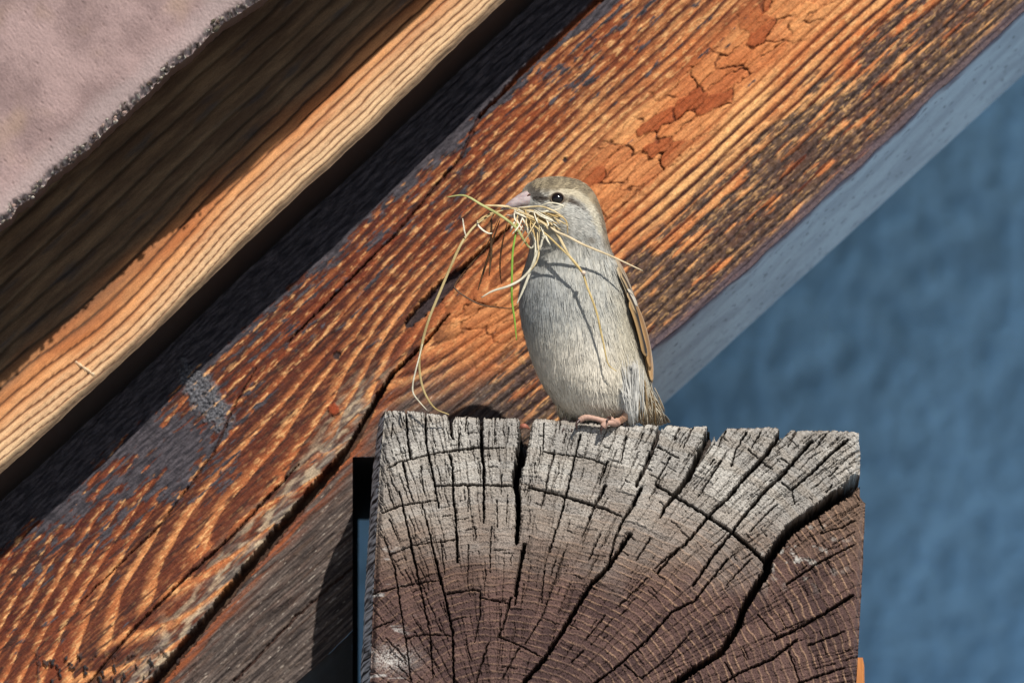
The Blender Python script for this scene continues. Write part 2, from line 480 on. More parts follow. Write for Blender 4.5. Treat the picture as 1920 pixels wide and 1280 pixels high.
cut([(480, 690), (440, 760), (400, 850), (300, 985), (150, 1130)], [2, 3, 4, 4, 2], 0.002, A(60, 26, 14), 0.8, 0.2, 74)
cut([(560, 870), (500, 935), (440, 1000), (350, 1080), (250, 1180), (160, 1290)], [2, 5, 5, 5, 6, 6], 0.003, A(56, 26, 16), 0.85, 0.2, 78)
cut([(700, 1030), (560, 1150), (440, 1275)], [3, 5, 6], 0.002, A(60, 34, 24), 0.8, 0.2, 82)
for (kx_, ky_, kr) in ((632, 667, 8), (626, 768, 12), (1060, 300, 5)):
    d = np.hypot(PX - kx_, PY - ky_) / kr + 0.4 * fbm(PX / 5, PY / 5, 86, 2)
    mk = sstep(1.2, 0.6, d)
    colr = mix(colr, A(60, 44, 44) if kr != 12 else A(150, 66, 34), mk); ht = ht + mk * (0.0012 if kr == 12 else -0.001)
# charred nubs at the bottom left
nub = sstep(0.18, 0.34, fbm(PX / 13, PY / 22, 88, 3)) * sstep(1215, 1245, PY + 0.12 * np.abs(PX - 200)) * sstep(360, 300, PX) * sstep(40, 100, PX)
colr = mix(colr, A(46, 46, 50), nub); ht += 0.0018 * nub
colr = np.clip(colr, 0.004, 0.8)
outer = (us < u_lo) | (us > u_hi)
ht[:, outer] = 0
# the notch where the beam passes: faces right of x=660 and under y=855
NX, NY = 661.0, 856.0
inx = PX - NX; iny = PY - NY
ins = (inx > 0) & (iny > 0)
sn = ins & (np.minimum(inx, iny) < 3.0)
sx_ = sn & (inx <= iny); sy_ = sn & ~sx_
tx = np.where(sx_, NX + 0.0 * PX, PX); ty = np.where(sy_, NY + 0.0 * PY, PY)
PXW2 = np.where(sn[..., None], P(tx, ty, YR), PXW)
co = PXW2.copy(); co[..., 1] = YR - ht
n, m = UU.shape
F = gridfaces(n, m)
insf = ins.ravel()
F = F[~insf[F].all(1)]
loc = co - O_raf
L = np.stack([loc @ U3, loc @ V3, -(loc[..., 1])], -1).reshape(-1, 3)
C = colr.reshape(-1, 3)
# closing walls: top, back, ends
nb = len(L)
top = L.reshape(n, m, 3)[-1]
bot = L.reshape(n, m, 3)[0]
_k = (us > -.1) & (us < .5)
pf = np.polyfit(us[_k], elo[_k], 1)
topb = top.copy(); topb[:, 2] = -TR
botb = bot.copy(); botb[:, 2] = -TR
botb[:, 1] = np.where(np.abs(us) < .55, np.polyval(pf, us) + 0.0018, botb[:, 1])
L = np.concatenate([L, topb, botb]); C = np.concatenate([C, np.tile(A(90, 60, 40), (2 * m, 1))])
it = (n - 1) * m + np.arange(m); tb = nb + np.arange(m); bb = nb + m + np.arange(m); ib = np.arange(m)
F2 = np.stack([it[:-1], it[1:], tb[1:], tb[:-1]], -1)
botpx = PX[0]; botpy = PY[0]
keep = ~((botpx[:-1] > NX) & (botpy[:-1] > NY))
F3 = np.stack([tb[:-1], tb[1:], bb[1:], bb[:-1]], -1)[keep]
NXW = P(NX, NY, YR) - O_raf; ND = P(NX, 1500, YR) - O_raf; NRt = P(1000, NY, YR) - O_raf
def loc3(p, zz): return (p @ U3, p @ V3, zz)
nb = len(L)
L = np.concatenate([L, np.array([loc3(NXW, -0.0004), loc3(ND, -0.0004), loc3(ND, -TR), loc3(NXW, -TR), loc3(NRt, -0.0004), loc3(NRt, -TR)])])
C = np.concatenate([C, np.tile(A(70, 60, 55), (6, 1))])
F4 = np.array([(nb, nb + 1, nb + 2, nb + 3), (nb, nb + 3, nb + 5, nb + 4)])
rafter = mesh_np("rafter", L, np.concatenate([F, F2, F3, F4]), C, M_rafter)
FRAME = Matrix(((U3[0], V3[0], 0), (U3[1], V3[1], -1), (U3[2], V3[2], 0)))
def place(o, org):
    o.matrix_world = Matrix.Translation(Vector(org)) @ FRAME.to_4x4()
place(rafter, O_raf)
tag(rafter, "wide diagonal rafter with peeling burnt orange stain behind the sparrow", "rafter")
# painted underside
nd = 60
db = np.linspace(0, TR, nd)
sel = np.where(keep)[0]
seg = np.arange(m)[::2]
UE = us[seg]; VE = elo[seg]
UUu, DD = np.meshgrid(UE, db)
VVu = np.broadcast_to(VE[None, :], UUu.shape).copy()
VVu = VVu + (np.polyval(pf, UUu) + 0.001 - VVu) * sstep(0.0, 0.06, DD) * (np.abs(UUu) < .55)
VVu = VVu + 0.0002 * fbm(UUu * 1000 / 14, DD * 1000 / 14, 90, 3) - 0.0008 - 0.002 * np.exp(-DD / 0.004) * 0
VVu += 0.0022 * np.exp(-(DD / 0.006) ** 2) * 0.3
Lu = np.stack([UUu, VVu, -DD - 0.0003], -1)
pit = sstep(0.42, 0.5, fbm(UUu * 1000 / 5, DD * 1000 / 9, 91, 2))
cu = mix(A(160, 161, 164, 1.0), A(144, 144, 148, 1.0), sstep(-0.3, 0.4, fbm(UUu * 1000 / 40, DD * 1000 / 30, 92, 3)))
cu = mix(cu, A(90, 86, 88, 1.0), pit * 0.7)
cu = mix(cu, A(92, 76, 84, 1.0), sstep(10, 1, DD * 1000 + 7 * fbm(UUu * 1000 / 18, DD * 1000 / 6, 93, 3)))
Fu = gridfaces(nd, len(seg))
cu = mix(cu, A(58, 46, 40, 1.0), np.broadcast_to(sstep(760, 700, PX[0][seg])[None, :], UUu.shape))  # left of the notch, shade by the beam put into the colour
px_e = PX[0][seg]; py_e = PY[0][seg]
kcol = ~((px_e > NX) & (py_e > NY))
kf = np.tile((kcol[:-1] & kcol[1:])[None, :], (nd - 1, 1)).ravel()
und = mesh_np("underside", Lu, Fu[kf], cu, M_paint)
und["label"] = "chalky white painted underside of the rafter"
und.parent = rafter

# ---- upper board --------------------------------------------------------------
YB = 0.032
O_brd = P(500, 400, YB)
bed = np.array([(-900, 1705), (-200, 1066), (0, 885), (100, 795), (190, 712), (289, 620), (380, 532), (480, 436), (560, 362), (674, 259), (760, 176), (838, 100), (942, 2), (1040, -92), (1800, -800)], float)
eu, ev = to_uv(bed[:, 0], bed[:, 1], YB, O_brd)
u_lo2, _ = to_uv(-60, 960, YB, O_brd); u_hi2, _ = to_uv(1010, -40, YB, O_brd)
us2 = np.concatenate([np.linspace(-2.0, u_lo2, 8)[:-1], np.linspace(u_lo2, u_hi2, 700), np.linspace(u_hi2, 2.0, 8)[1:]])
el2 = np.interp(us2, eu, ev) + 0.0006 * fbm(us2 / 0.015, us2 * 0, 101, 3)
n2 = 230
vt = np.linspace(0, 1, n2) ** 1.15
vhi2 = 0.125
UU = np.broadcast_to(us2[None, :], (n2, len(us2))).copy()
VV = el2[None, :] * (1 - vt[:, None]) + vhi2 * vt[:, None]
PXW = O_brd + UU[..., None] * U3 + VV[..., None] * V3
PX, PY = PIX(PXW); um = UU * 1000; vm = VV * 1000
ld = (VV - el2[None, :]) * 1000
# grain sweeps round a bulge in the lower left
bul = 13.0 * np.exp(-(((PX - 235) / 170) ** 2)) * sstep(70, 10, ld) - 3.0 * fbm(um / 90, vm / 80, 102, 2)
q = ld + bul * 0.5 + 0.8 * fbm(um / 90, vm / 20, 103, 3) + 0.18 * fbm(um / 10, vm / 3, 104, 2)
q = np.maximum(q, -3) + 3
rr = 4.2 * np.log1p(q / 4.6) * 1.0 + q * 0.062
ri = np.floor(rr); tf = rr - ri
ring_r = _hash(ri, ri * 0, 45)
gro = sstep(0.74, 0.95, tf) * (1 - sstep(0.96, 1.0, tf))
late = sstep(0.55, 0.9, tf) * (1 - sstep(0.95, 1.0, tf))
wid = np.clip(q / 14.0, 0.35, 1.0)
fine = fbm(um / 14, vm / 1.5, 105, 2); fine2 = fbm(um / 3, vm / 1.5, 106, 2)
ht2 = 0.62 * wid * (0.0008 * np.sin(np.pi * np.clip(tf / 0.92, 0, 1)) - 0.0009 * gro) + 0.00012 * fine + 0.00014 * fine2
c2 = mix(A(188, 114, 66), A(226, 158, 102), sstep(-0.4, 0.4, 0.6 * fbm(um / 40, vm / 12, 107, 3) + 0.5 * (ring_r - 0.5) + 0.35 * (0.5 - tf)))
c2 = mix(c2, A(240, 206, 162), sstep(30, 6, q + 5 * fine) * 0.85)
c2 = mix(c2, A(120, 68, 36), np.clip(late * 0.85, 0, 1))
c2 = mix(c2, A(76, 42, 24), gro * 0.85)
grey_shade = sstep(20, 40, ld + 8 * fbm(um / 50, vm / 10, 108, 3))
c2 = mix(c2, mix(A(78, 66, 52), A(116, 98, 76), sstep(-0.3, 0.4, fbm(um / 40, vm / 5, 109, 4))), grey_shade * 0.92)  # greyed weathered wood, darkened further to paint in the tile's shade
c2 = mix(c2, A(70, 66, 66), sstep(0.15, 0.5, fbm(um / 36, vm / 6, 110, 3)) * grey_shade * 0.7)
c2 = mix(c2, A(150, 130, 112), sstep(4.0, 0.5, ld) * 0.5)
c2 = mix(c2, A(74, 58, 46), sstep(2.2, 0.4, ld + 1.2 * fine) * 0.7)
# ladder of cross checks just under the tile edge
lb = np.exp(-((ld - 100 - 6 * fbm(um / 60, um * 0, 111, 2)) / 4.0) ** 2)
lad = np.abs(((um / 5.2 + 0.9 * fbm(um / 14, vm / 5, 112, 2)) % 1.0) - 0.5)
ladm = sstep(0.10, 0.03, lad) * sstep(0.3, 0.6, lb) * sstep(-0.3, 0.1, fbm(um / 12, vm / 40, 113, 2))
c2 = mix(c2, A(146, 118, 72), sstep(0.2, 0.6, lb) * 0.6)
c2 = mix(c2, A(40, 32, 26), ladm * 0.9); ht2 -= 0.0014 * ladm
# a nick across the grain
nk = polydist(PX, PY, [(142, 678), (158, 690), (176, 702)], [3, 4, 3]); nm = sstep(1.3, 0.7, nk)
c2 = mix(c2, A(250, 225, 190), nm * 0.7); ht2 += 0.0009 * nm
outer = (us2 < u_lo2) | (us2 > u_hi2)
ht2[:, outer] = 0
loc = PXW - O_brd
rnd = 0.004 * sstep(5.0, 0.0, ld) ** 2
L = np.stack([UU, VV, ht2 - rnd], -1)
n, m = UU.shape
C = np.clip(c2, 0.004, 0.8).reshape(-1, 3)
L3 = L.reshape(-1, 3); nb = len(L3)
tb_ = L[-1].copy(); tb_[:, 2] = -0.0572; bb_ = L[0].copy(); bb_[:, 2] = -0.0572
L3 = np.concatenate([L3, tb_, bb_, L[0]]); C = np.concatenate([C, np.tile(A(42, 35, 33), (3 * m, 1))])
i0 = (n - 1) * m + np.arange(m); tb = nb + np.arange(m); bb = nb + m + np.arange(m); b0 = nb + 2 * m + np.arange(m)
Fx = np.concatenate([gridfaces(n, m), np.stack([i0[:-1], i0[1:], tb[1:], tb[:-1]], -1), np.stack([tb[:-1], tb[1:], bb[1:], bb[:-1]], -1),
                     np.stack([bb[:-1], bb[1:], b0[1:], b0[:-1]], -1)])
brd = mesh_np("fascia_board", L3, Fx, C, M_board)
place(brd, O_brd)
tag(brd, "ridged tan fascia board half in shadow under the pinkish roof tile", "board")

# ---- roof tile ----------------------------------------------------------------
YT = -0.068; TT = 0.024
O_til = P(200, 150, YT)
ted = np.array([(-1600, 1794), (-400, 770), (-60, 470), (0, 418), (20, 405), (32, 384), (60, 368), (90, 335), (158, 281), (201, 240), (240, 205), (279, 171), (300, 146), (363, 93), (400, 60), (416, 40), (450, 22),
                (494, -8), (560, -66), (1300, -720)], float)
eu, ev = to_uv(ted[:, 0], ted[:, 1], YT, O_til)
uA, _ = to_uv(-60, 440, YT, O_til); uB, _ = to_uv(520, -60, YT, O_til)
us3 = np.concatenate([np.linspace(-0.50, uA, 30)[:-1], np.linspace(uA, uB, 400), np.linspace(uB, 0.42, 30)[1:]])
el3 = np.interp(us3, eu, ev) + 0.0016 * fbm(us3 / 0.011, us3 * 0 + 2, 121, 4) + 0.001 * np.maximum(0, fbm(us3 / 0.004, us3 * 0, 122, 2))
n3 = 190
vt = np.linspace(0, 1, n3) ** 1.2
UU = np.broadcast_to(us3[None, :], (n3, len(us3))).copy()
VV = el3[None, :] * (1 - vt[:, None]) + 0.135 * vt[:, None]
PX, PY = PIX(O_til + UU[..., None] * U3 + VV[..., None] * V3)
um = UU * 1000; vm = VV * 1000; td = (VV - el3[None, :]) * 1000
grit = fbm(um / 1.0, vm / 1.0, 123, 3); pits = fbm(um / 2.2, vm / 2.2, 124, 3); bl = fbm(um / 25, vm / 25, 125, 3)
pitm = sstep(0.30, 0.6, pits)
h3 = 0.00042 * grit + 0.0002 * fbm(um / 0.5, vm / 0.5, 131, 2) - 0.0006 * pitm + 0.0006 * bl
edge = sstep(5.0, 0.4, td + 3.0 * fbm(um / 8, vm / 8, 126, 2))
lumps = fbm(um / 2.4, vm / 2.4, 127, 3)
rnd3 = 0.004 * sstep(4.5, 0.0, td) ** 2
h3 += edge * (0.0022 * lumps) - rnd3
c3 = mix(A(143, 120, 118), A(170, 145, 142), sstep(-0.4, 0.4, bl + 0.4 * grit))
c3 = mix(c3, A(162, 136, 118), sstep(0.1, 0.5, fbm(um / 40, vm / 30, 128, 3)) * 0.6)
c3 = mix(c3, A(180, 164, 162), sstep(16, 6, td + 5 * bl) * 0.5)
c3 = mix(c3, A(70, 58, 52), edge * sstep(-0.05, 0.25, lumps + 0.1) * 0.9)
c3 = mix(c3, A(226, 220, 206), edge * sstep(0.30, 0.5, fbm(um / 1.6, vm / 1.6, 129, 2)) * 0.8)
c3 = mix(c3, A(84, 66, 60), sstep(0.5, 0.7, pits) * 0.35)
L = np.stack([UU, VV, h3], -1); n, m = UU.shape
L3 = L.reshape(-1, 3); C = np.clip(c3, 0.004, 0.8).reshape(-1, 3); nb = len(L3)
tb_ = L[-1].copy(); tb_[:, 2] = -TT; bb_ = L[0].copy(); bb_[:, 2] = -TT
bb_[:, 1] += 0.0015
L3 = np.concatenate([L3, tb_, bb_, L[0]]); C = np.concatenate([C, np.tile(A(96, 76, 66), (3 * m, 1))])
i0 = (n - 1) * m + np.arange(m); tb = nb + np.arange(m); bb = nb + m + np.arange(m); b0 = nb + 2 * m + np.arange(m)
le = np.array([0, m - 1])
Fx = np.concatenate([gridfaces(n, m), np.stack([i0[:-1], i0[1:], tb[1:], tb[:-1]], -1), np.stack([tb[:-1], tb[1:], bb[1:], bb[:-1]], -1),
                     np.stack([bb[:-1], bb[1:], b0[1:], b0[:-1]], -1)])
# ends and the flat of the tile lying back over the roof
v, f = box_uv(-0.50, 0.42, 0.108, 0.1345, YT + TT + 0.0005, 0.30, O_til)
v = v - O_til
v = np.stack([v @ U3, v @ V3, -v[:, 1]], -1)
Fx = np.concatenate([Fx, f + len(L3)]); L3 = np.concatenate([L3, v]); C = np.concatenate([C, np.tile(A(176, 146, 140), (8, 1))])
til = mesh_np("roof_tile", L3, Fx, C, M_tile)
place(til, O_til)
tag(til, "pinkish gritty concrete verge tile with a ragged mossy lower edge", "roof tile")
# crumbs of moss and lichen clinging to the arris
parts = []
for k in range(110):
    u = R.uniform(uA, uB); vv = np.interp(u, us3, el3) + R.uniform(-0.0006, 0.0036) * (1 if R.random() < .8 else 1.8)
    r = R.uniform(0.0004, 0.0011) * (1 if R.random() < .85 else 1.5)
    th_ = np.linspace(0, math.pi, 5); ph_ = np.arange(7) * 2 * math.pi / 7
    V = np.array([(math.sin(t) * math.cos(p_), math.sin(t) * math.sin(p_), math.cos(t)) for t in th_ for p_ in ph_])
    V *= 1 + 0.35 * rng.standard_normal((len(V), 1)).clip(-1, 1)
    V = V * r * np.array([R.uniform(.8, 1.6), R.uniform(.6, 1.1), .8]) + np.array([u, vv, -0.0016 + r * 0.4 + R.uniform(-.001, .0008)])
    i = np.arange(4)[:, None] * 7; j = np.arange(7)[None, :]; jn = (j + 1) % 7
    Fq = np.stack([i + j, i + 7 + j, i + 7 + jn, i + jn], -1).reshape(-1, 4)
    parts.append((V, Fq, R.choice([A(70, 60, 54), A(110, 92, 82), A(176, 150, 140), A(92, 84, 70), A(190, 182, 170), A(150, 140, 128)])))
V, Fq, C = join(parts)
ms = mesh_np("moss", V, Fq, C, M_end)
ms["kind"] = "stuff"; ms.parent = til

# ------------------------------------------------------------------ the beam end
CEN = (930.0, 1430.0)
topline = np.array([(600, 760), (705, 766), (725, 765), (770, 768), (800, 770), (835, 775), (846, 777), (900, 779), (977, 781), (1000, 782), (1080, 786), (1120, 790), (1170, 793), (1240, 793), (1300, 797),
                    (1330, 794), (1336, 793), (1360, 799), (1420, 797), (1468, 798), (1480, 802), (1550, 803), (1598, 804), (1612, 809), (1640, 818)], float)
def left_x(py): return np.interp(py, [760, 780, 870, 1000, 1100, 1280, 1500], [727, 722, 713, 706, 701, 694, 686])
def right_x(py): return np.interp(py, [800, 815, 905, 908, 914, 960, 1100, 1280, 1500], [1611, 1614, 1612, 1613, 1623, 1621, 1615, 1606, 1596])
NXP, NZP = 780, 460
sx_ = np.linspace(0, 1, NXP); tz = np.linspace(0, 1, NZP)
SX, TZ = np.meshgrid(sx_, tz)
PYb = 1420.0
PYg = 780 + TZ * (PYb - 780)
PX = left_x(PYg) * (1 - SX) + right_x(PYg) * SX
tp = np.interp(PX, topline[:, 0], topline[:, 1]) + 2.2 * fbm(PX / 9, PX * 0, 201, 3) + 1.3 * np.floor(2.2 * _hash(np.floor(PX / 13), PX * 0, 202))
PY = tp + TZ * (PYb - tp)
# real gaps in the top edge where splits run out
def notch(xa, xb, depth, skew):
    global PY
    d = depth * np.clip(1 - np.abs(PX - (xa + xb) / 2 - skew * (PY - 800)) / ((xb - xa) / 2), 0, 1)
    PY = np.where(TZ < 0.35, np.maximum(PY, tp + np.minimum(d * 1.6, depth)), PY)
notch(975, 1001, 26, -0.15)
notch(1330, 1364, 38, -0.45)
notch(1458, 1484, 24, -0.45)
notch(838, 854, 14, 0)
notch(1236, 1250, 12, -0.3)
notch(897, 908, 10, 0)
wpx = 4 * fbm(PX / 40, PY / 40, 203, 2); wpy = 4 * fbm(PX / 40, PY / 40, 204, 2)
rx = PX + wpx - CEN[0]; ry = CEN[1] - PY - wpy
rad = np.hypot(rx, ry * 1.0); ang = np.arctan2(rx, ry)
rad = rad * (1 - 0.10 * sstep(0.2, 0.9, ang))
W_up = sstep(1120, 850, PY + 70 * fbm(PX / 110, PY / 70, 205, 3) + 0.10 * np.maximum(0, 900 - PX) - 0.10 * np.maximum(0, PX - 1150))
M8 = [(1607, 898), (1589, 917), (1554, 941), (1517, 967), (1483, 991), (1464, 1015), (1440, 1050), (1438, 1070), (1420, 1096), (1392, 1145), (1385, 1172), (1353, 1222), (1291, 1262), (1250, 1290), (1180, 1360)]
m8y = np.interp(PX, [p[0] for p in M8][::-1], [p[1] for p in M8][::-1])
W_up = np.where(PX > 1440, W_up * sstep(14, -8, PY - m8y), W_up)
hp = np.zeros_like(PX)
deep = np.zeros_like(PX)
jx = 2.2 * fbm(PX / 9, PY / 9, 206, 2); jy = 2.2 * fbm(PX / 9, PY / 9, 207, 2)
jw = 0.5 * fbm(PX / 5, PY / 5, 208, 3)
def crack(pts, ws, depth):
    global hp, deep
    d = polydist(PX + jx, PY + jy, pts, np.maximum(np.asarray(ws, float), 1.5))
    m_ = sstep(1.25, 0.7, d + jw)
    hp = np.maximum(hp, depth * m_); deep = np.maximum(deep, m_ * min(1.0, 0.25 + depth / 0.004))
c3p = lambda l: [(x / 3.764 + 640, y / 3.764 + 740) for x, y in l]
c4p = lambda l: [(x / 3.764 + 1140, y / 3.764 + 760) for x, y in l]
c5p = lambda l: [(x / 1.92 + 640, y / 1.92 + 980) for x, y in l]
def W(l, w0, w1=None):
    w1 = w0 if w1 is None else w1
    return np.linspace(w0, w1, len(l))
def add3(l, w0, w1, dep): crack(c3p(l), W(l, w0 / 3.764, w1 / 3.764), dep)
def add4(l, w0, w1, dep): crack(c4p(l), W(l, w0 / 3.764, w1 / 3.764), dep)
def add5(l, w0, w1, dep): crack(c5p(l), W(l, w0 / 1.92, w1 / 1.92), dep)
add3([(455, 90), (470, 330), (490, 450)], 10, 16, .006)
add3([(590, 100), (600, 350), (640, 530), (670, 700), (690, 790)], 14, 12, .008)
add3([(435, 480), (470, 640), (510, 760)], 14, 6, .005)
add3([(410, 680), (440, 820), (490, 1040), (540, 1270)], 10, 12, .006)
add3([(570, 770), (620, 960), (650, 1100), (690, 1270), (700, 1330)], 8, 14, .006)
add3([(762, 90), (770, 200), (778, 290), (790, 310)], 26, 10, .02)
add3([(830, 270), (830, 400)], 12, 10, .004)
add3([(765, 420), (785, 520), (790, 720), (810, 900), (820, 1180)], 14, 14, .009)
add3([(988, 100), (990, 400), (1005, 520), (1005, 700), (1005, 900)], 26, 12, .012)
add3([(1305, 120), (1290, 300), (1265, 450), (1235, 560), (1232, 640), (1250, 720), (1248, 900), (1235, 1040)], 78, 22, .05)
add3([(1295, 1050), (1275, 1150), (1255, 1290), (1225, 1480)], 20, 10, .008)
add3([(1505, 400), (1470, 530), (1440, 680), (1410, 790)], 10, 8, .004)
add3([(1690, 280), (1640, 470), (1590, 690), (1540, 880), (1500, 1000), (1470, 1110)], 12, 10, .008)
add3([(1880, 470), (1820, 620)], 14, 10, .006)
add3([(1865, 640), (1790, 790), (1700, 1000)], 18, 8, .007)
add3([(1830, 980), (1750, 1160)], 9, 7, .004)
add3([(1510, 1170), (1480, 1270)], 10, 6, .004)
for l in ([(895, 1050), (895, 1270)], [(1060, 930), (1050, 1100), (1050, 1250)], [(1130, 560), (1130, 700)], [(895, 640), (895, 820)], [(1085, 160), (1080, 350)], [(885, 150), (870, 260)],
          [(1545, 180), (1540, 270)], [(1430, 200), (1420, 420)], [(1370, 480), (1365, 560)], [(1335, 600), (1300, 720)], [(940, 930), (950, 1020)], [(1100, 740), (1100, 930)], [(1180, 230), (1175, 330)],
          [(360, 200), (350, 300)], [(320, 620), (360, 760)], [(340, 880), (400, 1020)], [(300, 1000), (390, 1270)], [(700, 1020), (730, 1260)], [(560, 500), (585, 700)]):
    add3(l, 9, 6, .003)
add3([(320, 520), (420, 470), (500, 450), (620, 420), (740, 400), (900, 380), (980, 365)], 8, 14, .005)
add3([(1010, 375), (1150, 375)], 12, 6, .003)
add3([(1420, 400), (1640, 430), (1780, 455), (1870, 490)], 8, 10, .004)
add3([(670, 640), (850, 635), (1000, 635), (1200, 640)], 14, 12, .005)
add3([(1330, 655), (1460, 685), (1590, 720), (1720, 760), (1880, 810)], 14, 18, .006)
add3([(290, 830), (420, 780), (560, 760), (680, 740)], 10, 8, .003)
add3([(340, 1130), (500, 1060), (640, 1040), (800, 1025)], 8, 7, .003)
add4([(378, 110), (330, 270), (260, 440), (200, 560)], 30, 22, .014)
add4([(230, 590), (170, 720), (110, 800), (50, 930), (0, 1130)], 22, 12, .010)
add4([(735, 150), (690, 270), (620, 400), (560, 520), (480, 620), (400, 720), (370, 790)], 60, 12, .03)
add4([(440, 360), (380, 470), (330, 560)], 12, 9, .005)
add4([(975, 190), (900, 320), (870, 430)], 12, 10, .005)
add4([(800, 390), (720, 510), (640, 640)], 12, 8, .005)
add4([(1215, 200), (1120, 340), (1030, 440), (960, 510), (860, 640), (780, 710), (700, 790), (590, 930), (450, 1060), (350, 1180)], 28, 12, .014)
add4([(1440, 250), (1330, 370), (1220, 500), (1100, 610), (1000, 730), (920, 830), (870, 900), (740, 1060), (600, 1270)], 22, 16, .011)
add4([(1690, 240), (1560, 350), (1440, 470), (1300, 590)], 18, 18, .010)
crack(M8, [20, 22, 20, 19, 18, 17, 16, 14, 13, 12, 11, 11, 11, 10, 8], .03)
add4([(1740, 980), (1600, 1050), (1480, 1110), (1380, 1180), (1260, 1260)], 10, 14, .008)
add4([(340, 560), (440, 620), (540, 680), (690, 770)], 18, 18, .007)
add4([(700, 780), (870, 890), (980, 980), (1110, 1100)], 22, 26, .010)
for l in ([(350, 290), (500, 370)], [(0, 740), (100, 780)], [(1090, 400), (1160, 450)], [(1230, 540), (1300, 600), (1320, 690)], [(1480, 790), (1520, 870)], [(250, 190), (230, 230)], [(500, 160), (470, 240)],
          [(600, 150), (530, 300)], [(830, 180), (780, 280)], [(1080, 190), (1010, 300)], [(1340, 150), (1270, 290)], [(1540, 200), (1470, 290)], [(1620, 440), (1560, 500)], [(1190, 700), (1110, 770), (1000, 890)],
          [(990, 310), (1060, 370)], [(1220, 370), (1280, 410)], [(130, 220), (90, 400)], [(240, 600), (210, 620)], [(1580, 560), (1540, 610)], [(1740, 810), (1650, 860), (1500, 900)], [(1000, 1090), (840, 1260)],
          [(500, 1000), (330, 1150)], [(300, 930), (200, 1090)], [(750, 380), (720, 420)]):
    add4(l, 11, 8, .004)
add5([(1040, 40), (960, 160), (900, 220), (850, 300), (790, 400), (730, 490), (660, 570), (600, 680)], 14, 14, .014)
add5([(1390, 130), (1270, 280), (1190, 320), (1100, 420), (1000, 510), (920, 570), (820, 680)], 6, 8, .007)
add5([(1840, 260), (1730, 330), (1640, 380), (1560, 420)], 11, 8, .007)
add5([(1640, 420), (1550, 490), (1430, 540), (1320, 610)], 8, 7, .005)
add5([(1810, 390), (1680, 440)], 6, 6, .004)
add5([(1810, 520), (1660, 570), (1500, 660)], 6, 8, .005)
add5([(500, 250), (500, 330), (480, 430)], 6, 4, .003)
add5([(610, 270), (590, 350), (565, 410)], 8, 5, .005)
add5([(340, 130), (370, 250), (400, 390), (405, 570), (400, 700)], 8, 6, .006)
add5([(250, 80), (290, 260), (320, 400), (330, 560)], 6, 4, .004)
add5([(190, 150), (240, 480), (250, 570)], 5, 4, .004)
add5([(660, 80), (640, 170), (625, 260)], 13, 9, .009)
add5([(530, 430), (500, 520), (480, 600)], 6, 6, .004)
for l in ([(120, 250), (280, 215), (360, 205)], [(380, 255), (470, 240), (500, 245)], [(505, 270), (600, 290)], [(230, 415), (300, 400), (400, 405)], [(570, 410), (640, 440), (720, 480)], [(730, 170), (720, 290)],
          [(800, 110), (720, 350)], [(1000, 300), (1100, 200)], [(950, 330), (880, 420)], [(1260, 390), (1180, 480), (1080, 560)], [(1500, 330), (1570, 410)], [(1610, 460), (1650, 570)], [(110, 380), (190, 350)],
          [(640, 450), (580, 560)], [(720, 340), (660, 440)], [(870, 460), (830, 500)], [(1020, 510), (1080, 560)], [(1380, 500), (1420, 570)]):
    add5(l, 5, 4, .003)
# many small radial checks
rc = random.Random(5)
for k in range(460):
    x0 = rc.uniform(705, 1615); y0 = rc.uniform(775, 1330) if rc.random() < .5 else rc.uniform(775, 960)
    vx, vy = x0 - CEN[0], y0 - CEN[1]; d = math.hypot(vx, vy); vx /= d; vy /= d
    vx += 0.15 * max(0, (x0 - 1100) / 500.0); L_ = rc.uniform(14, 60) * (1.3 if rc.random() < .2 else .8)
    b = rc.uniform(-.08, .08)
    crack([(x0, y0), (x0 + vx * L_ * .5 - vy * b * L_, y0 + vy * L_ * .5 + vx * b * L_), (x0 + vx * L_, y0 + vy * L_)], [0.8, rc.uniform(1.2, 2.4), 0.8], rc.uniform(.0006, .0022))
for k in range(420):
    x0 = rc.uniform(708, 1612); y0 = rc.uniform(775, 1330)
    vx, vy = x0 - CEN[0], y0 - CEN[1]; d = math.hypot(vx, vy); vx /= d; vy /= d
    vx += 0.12 * max(0, (x0 - 1100) / 500.0); L_ = rc.uniform(40, 130); b = rc.uniform(-.05, .05)
    crack([(x0, y0), (x0 + vx * L_ * .5 - vy * b * L_, y0 + vy * L_ * .5 + vx * b * L_), (x0 + vx * L_, y0 + vy * L_)], [0.6, rc.uniform(1.0, 1.7), 0.6], rc.uniform(.0003, .0011))
# short tangential steps
for k in range(90):
    x0 = rc.uniform(705, 1610); y0 = rc.uniform(800, 1320)
    vx, vy = x0 - CEN[0], y0 - CEN[1]; d = math.hypot(vx, vy); t_ = rc.uniform(8, 34) / d
    p_ = [(CEN[0] + vx * math.cos(a_) - vy * math.sin(a_), CEN[1] + vx * math.sin(a_) + vy * math.cos(a_)) for a_ in (0, t_ / 2, t_)]
    crack(p_, [1.3, 2.0, 1.3], .0014)
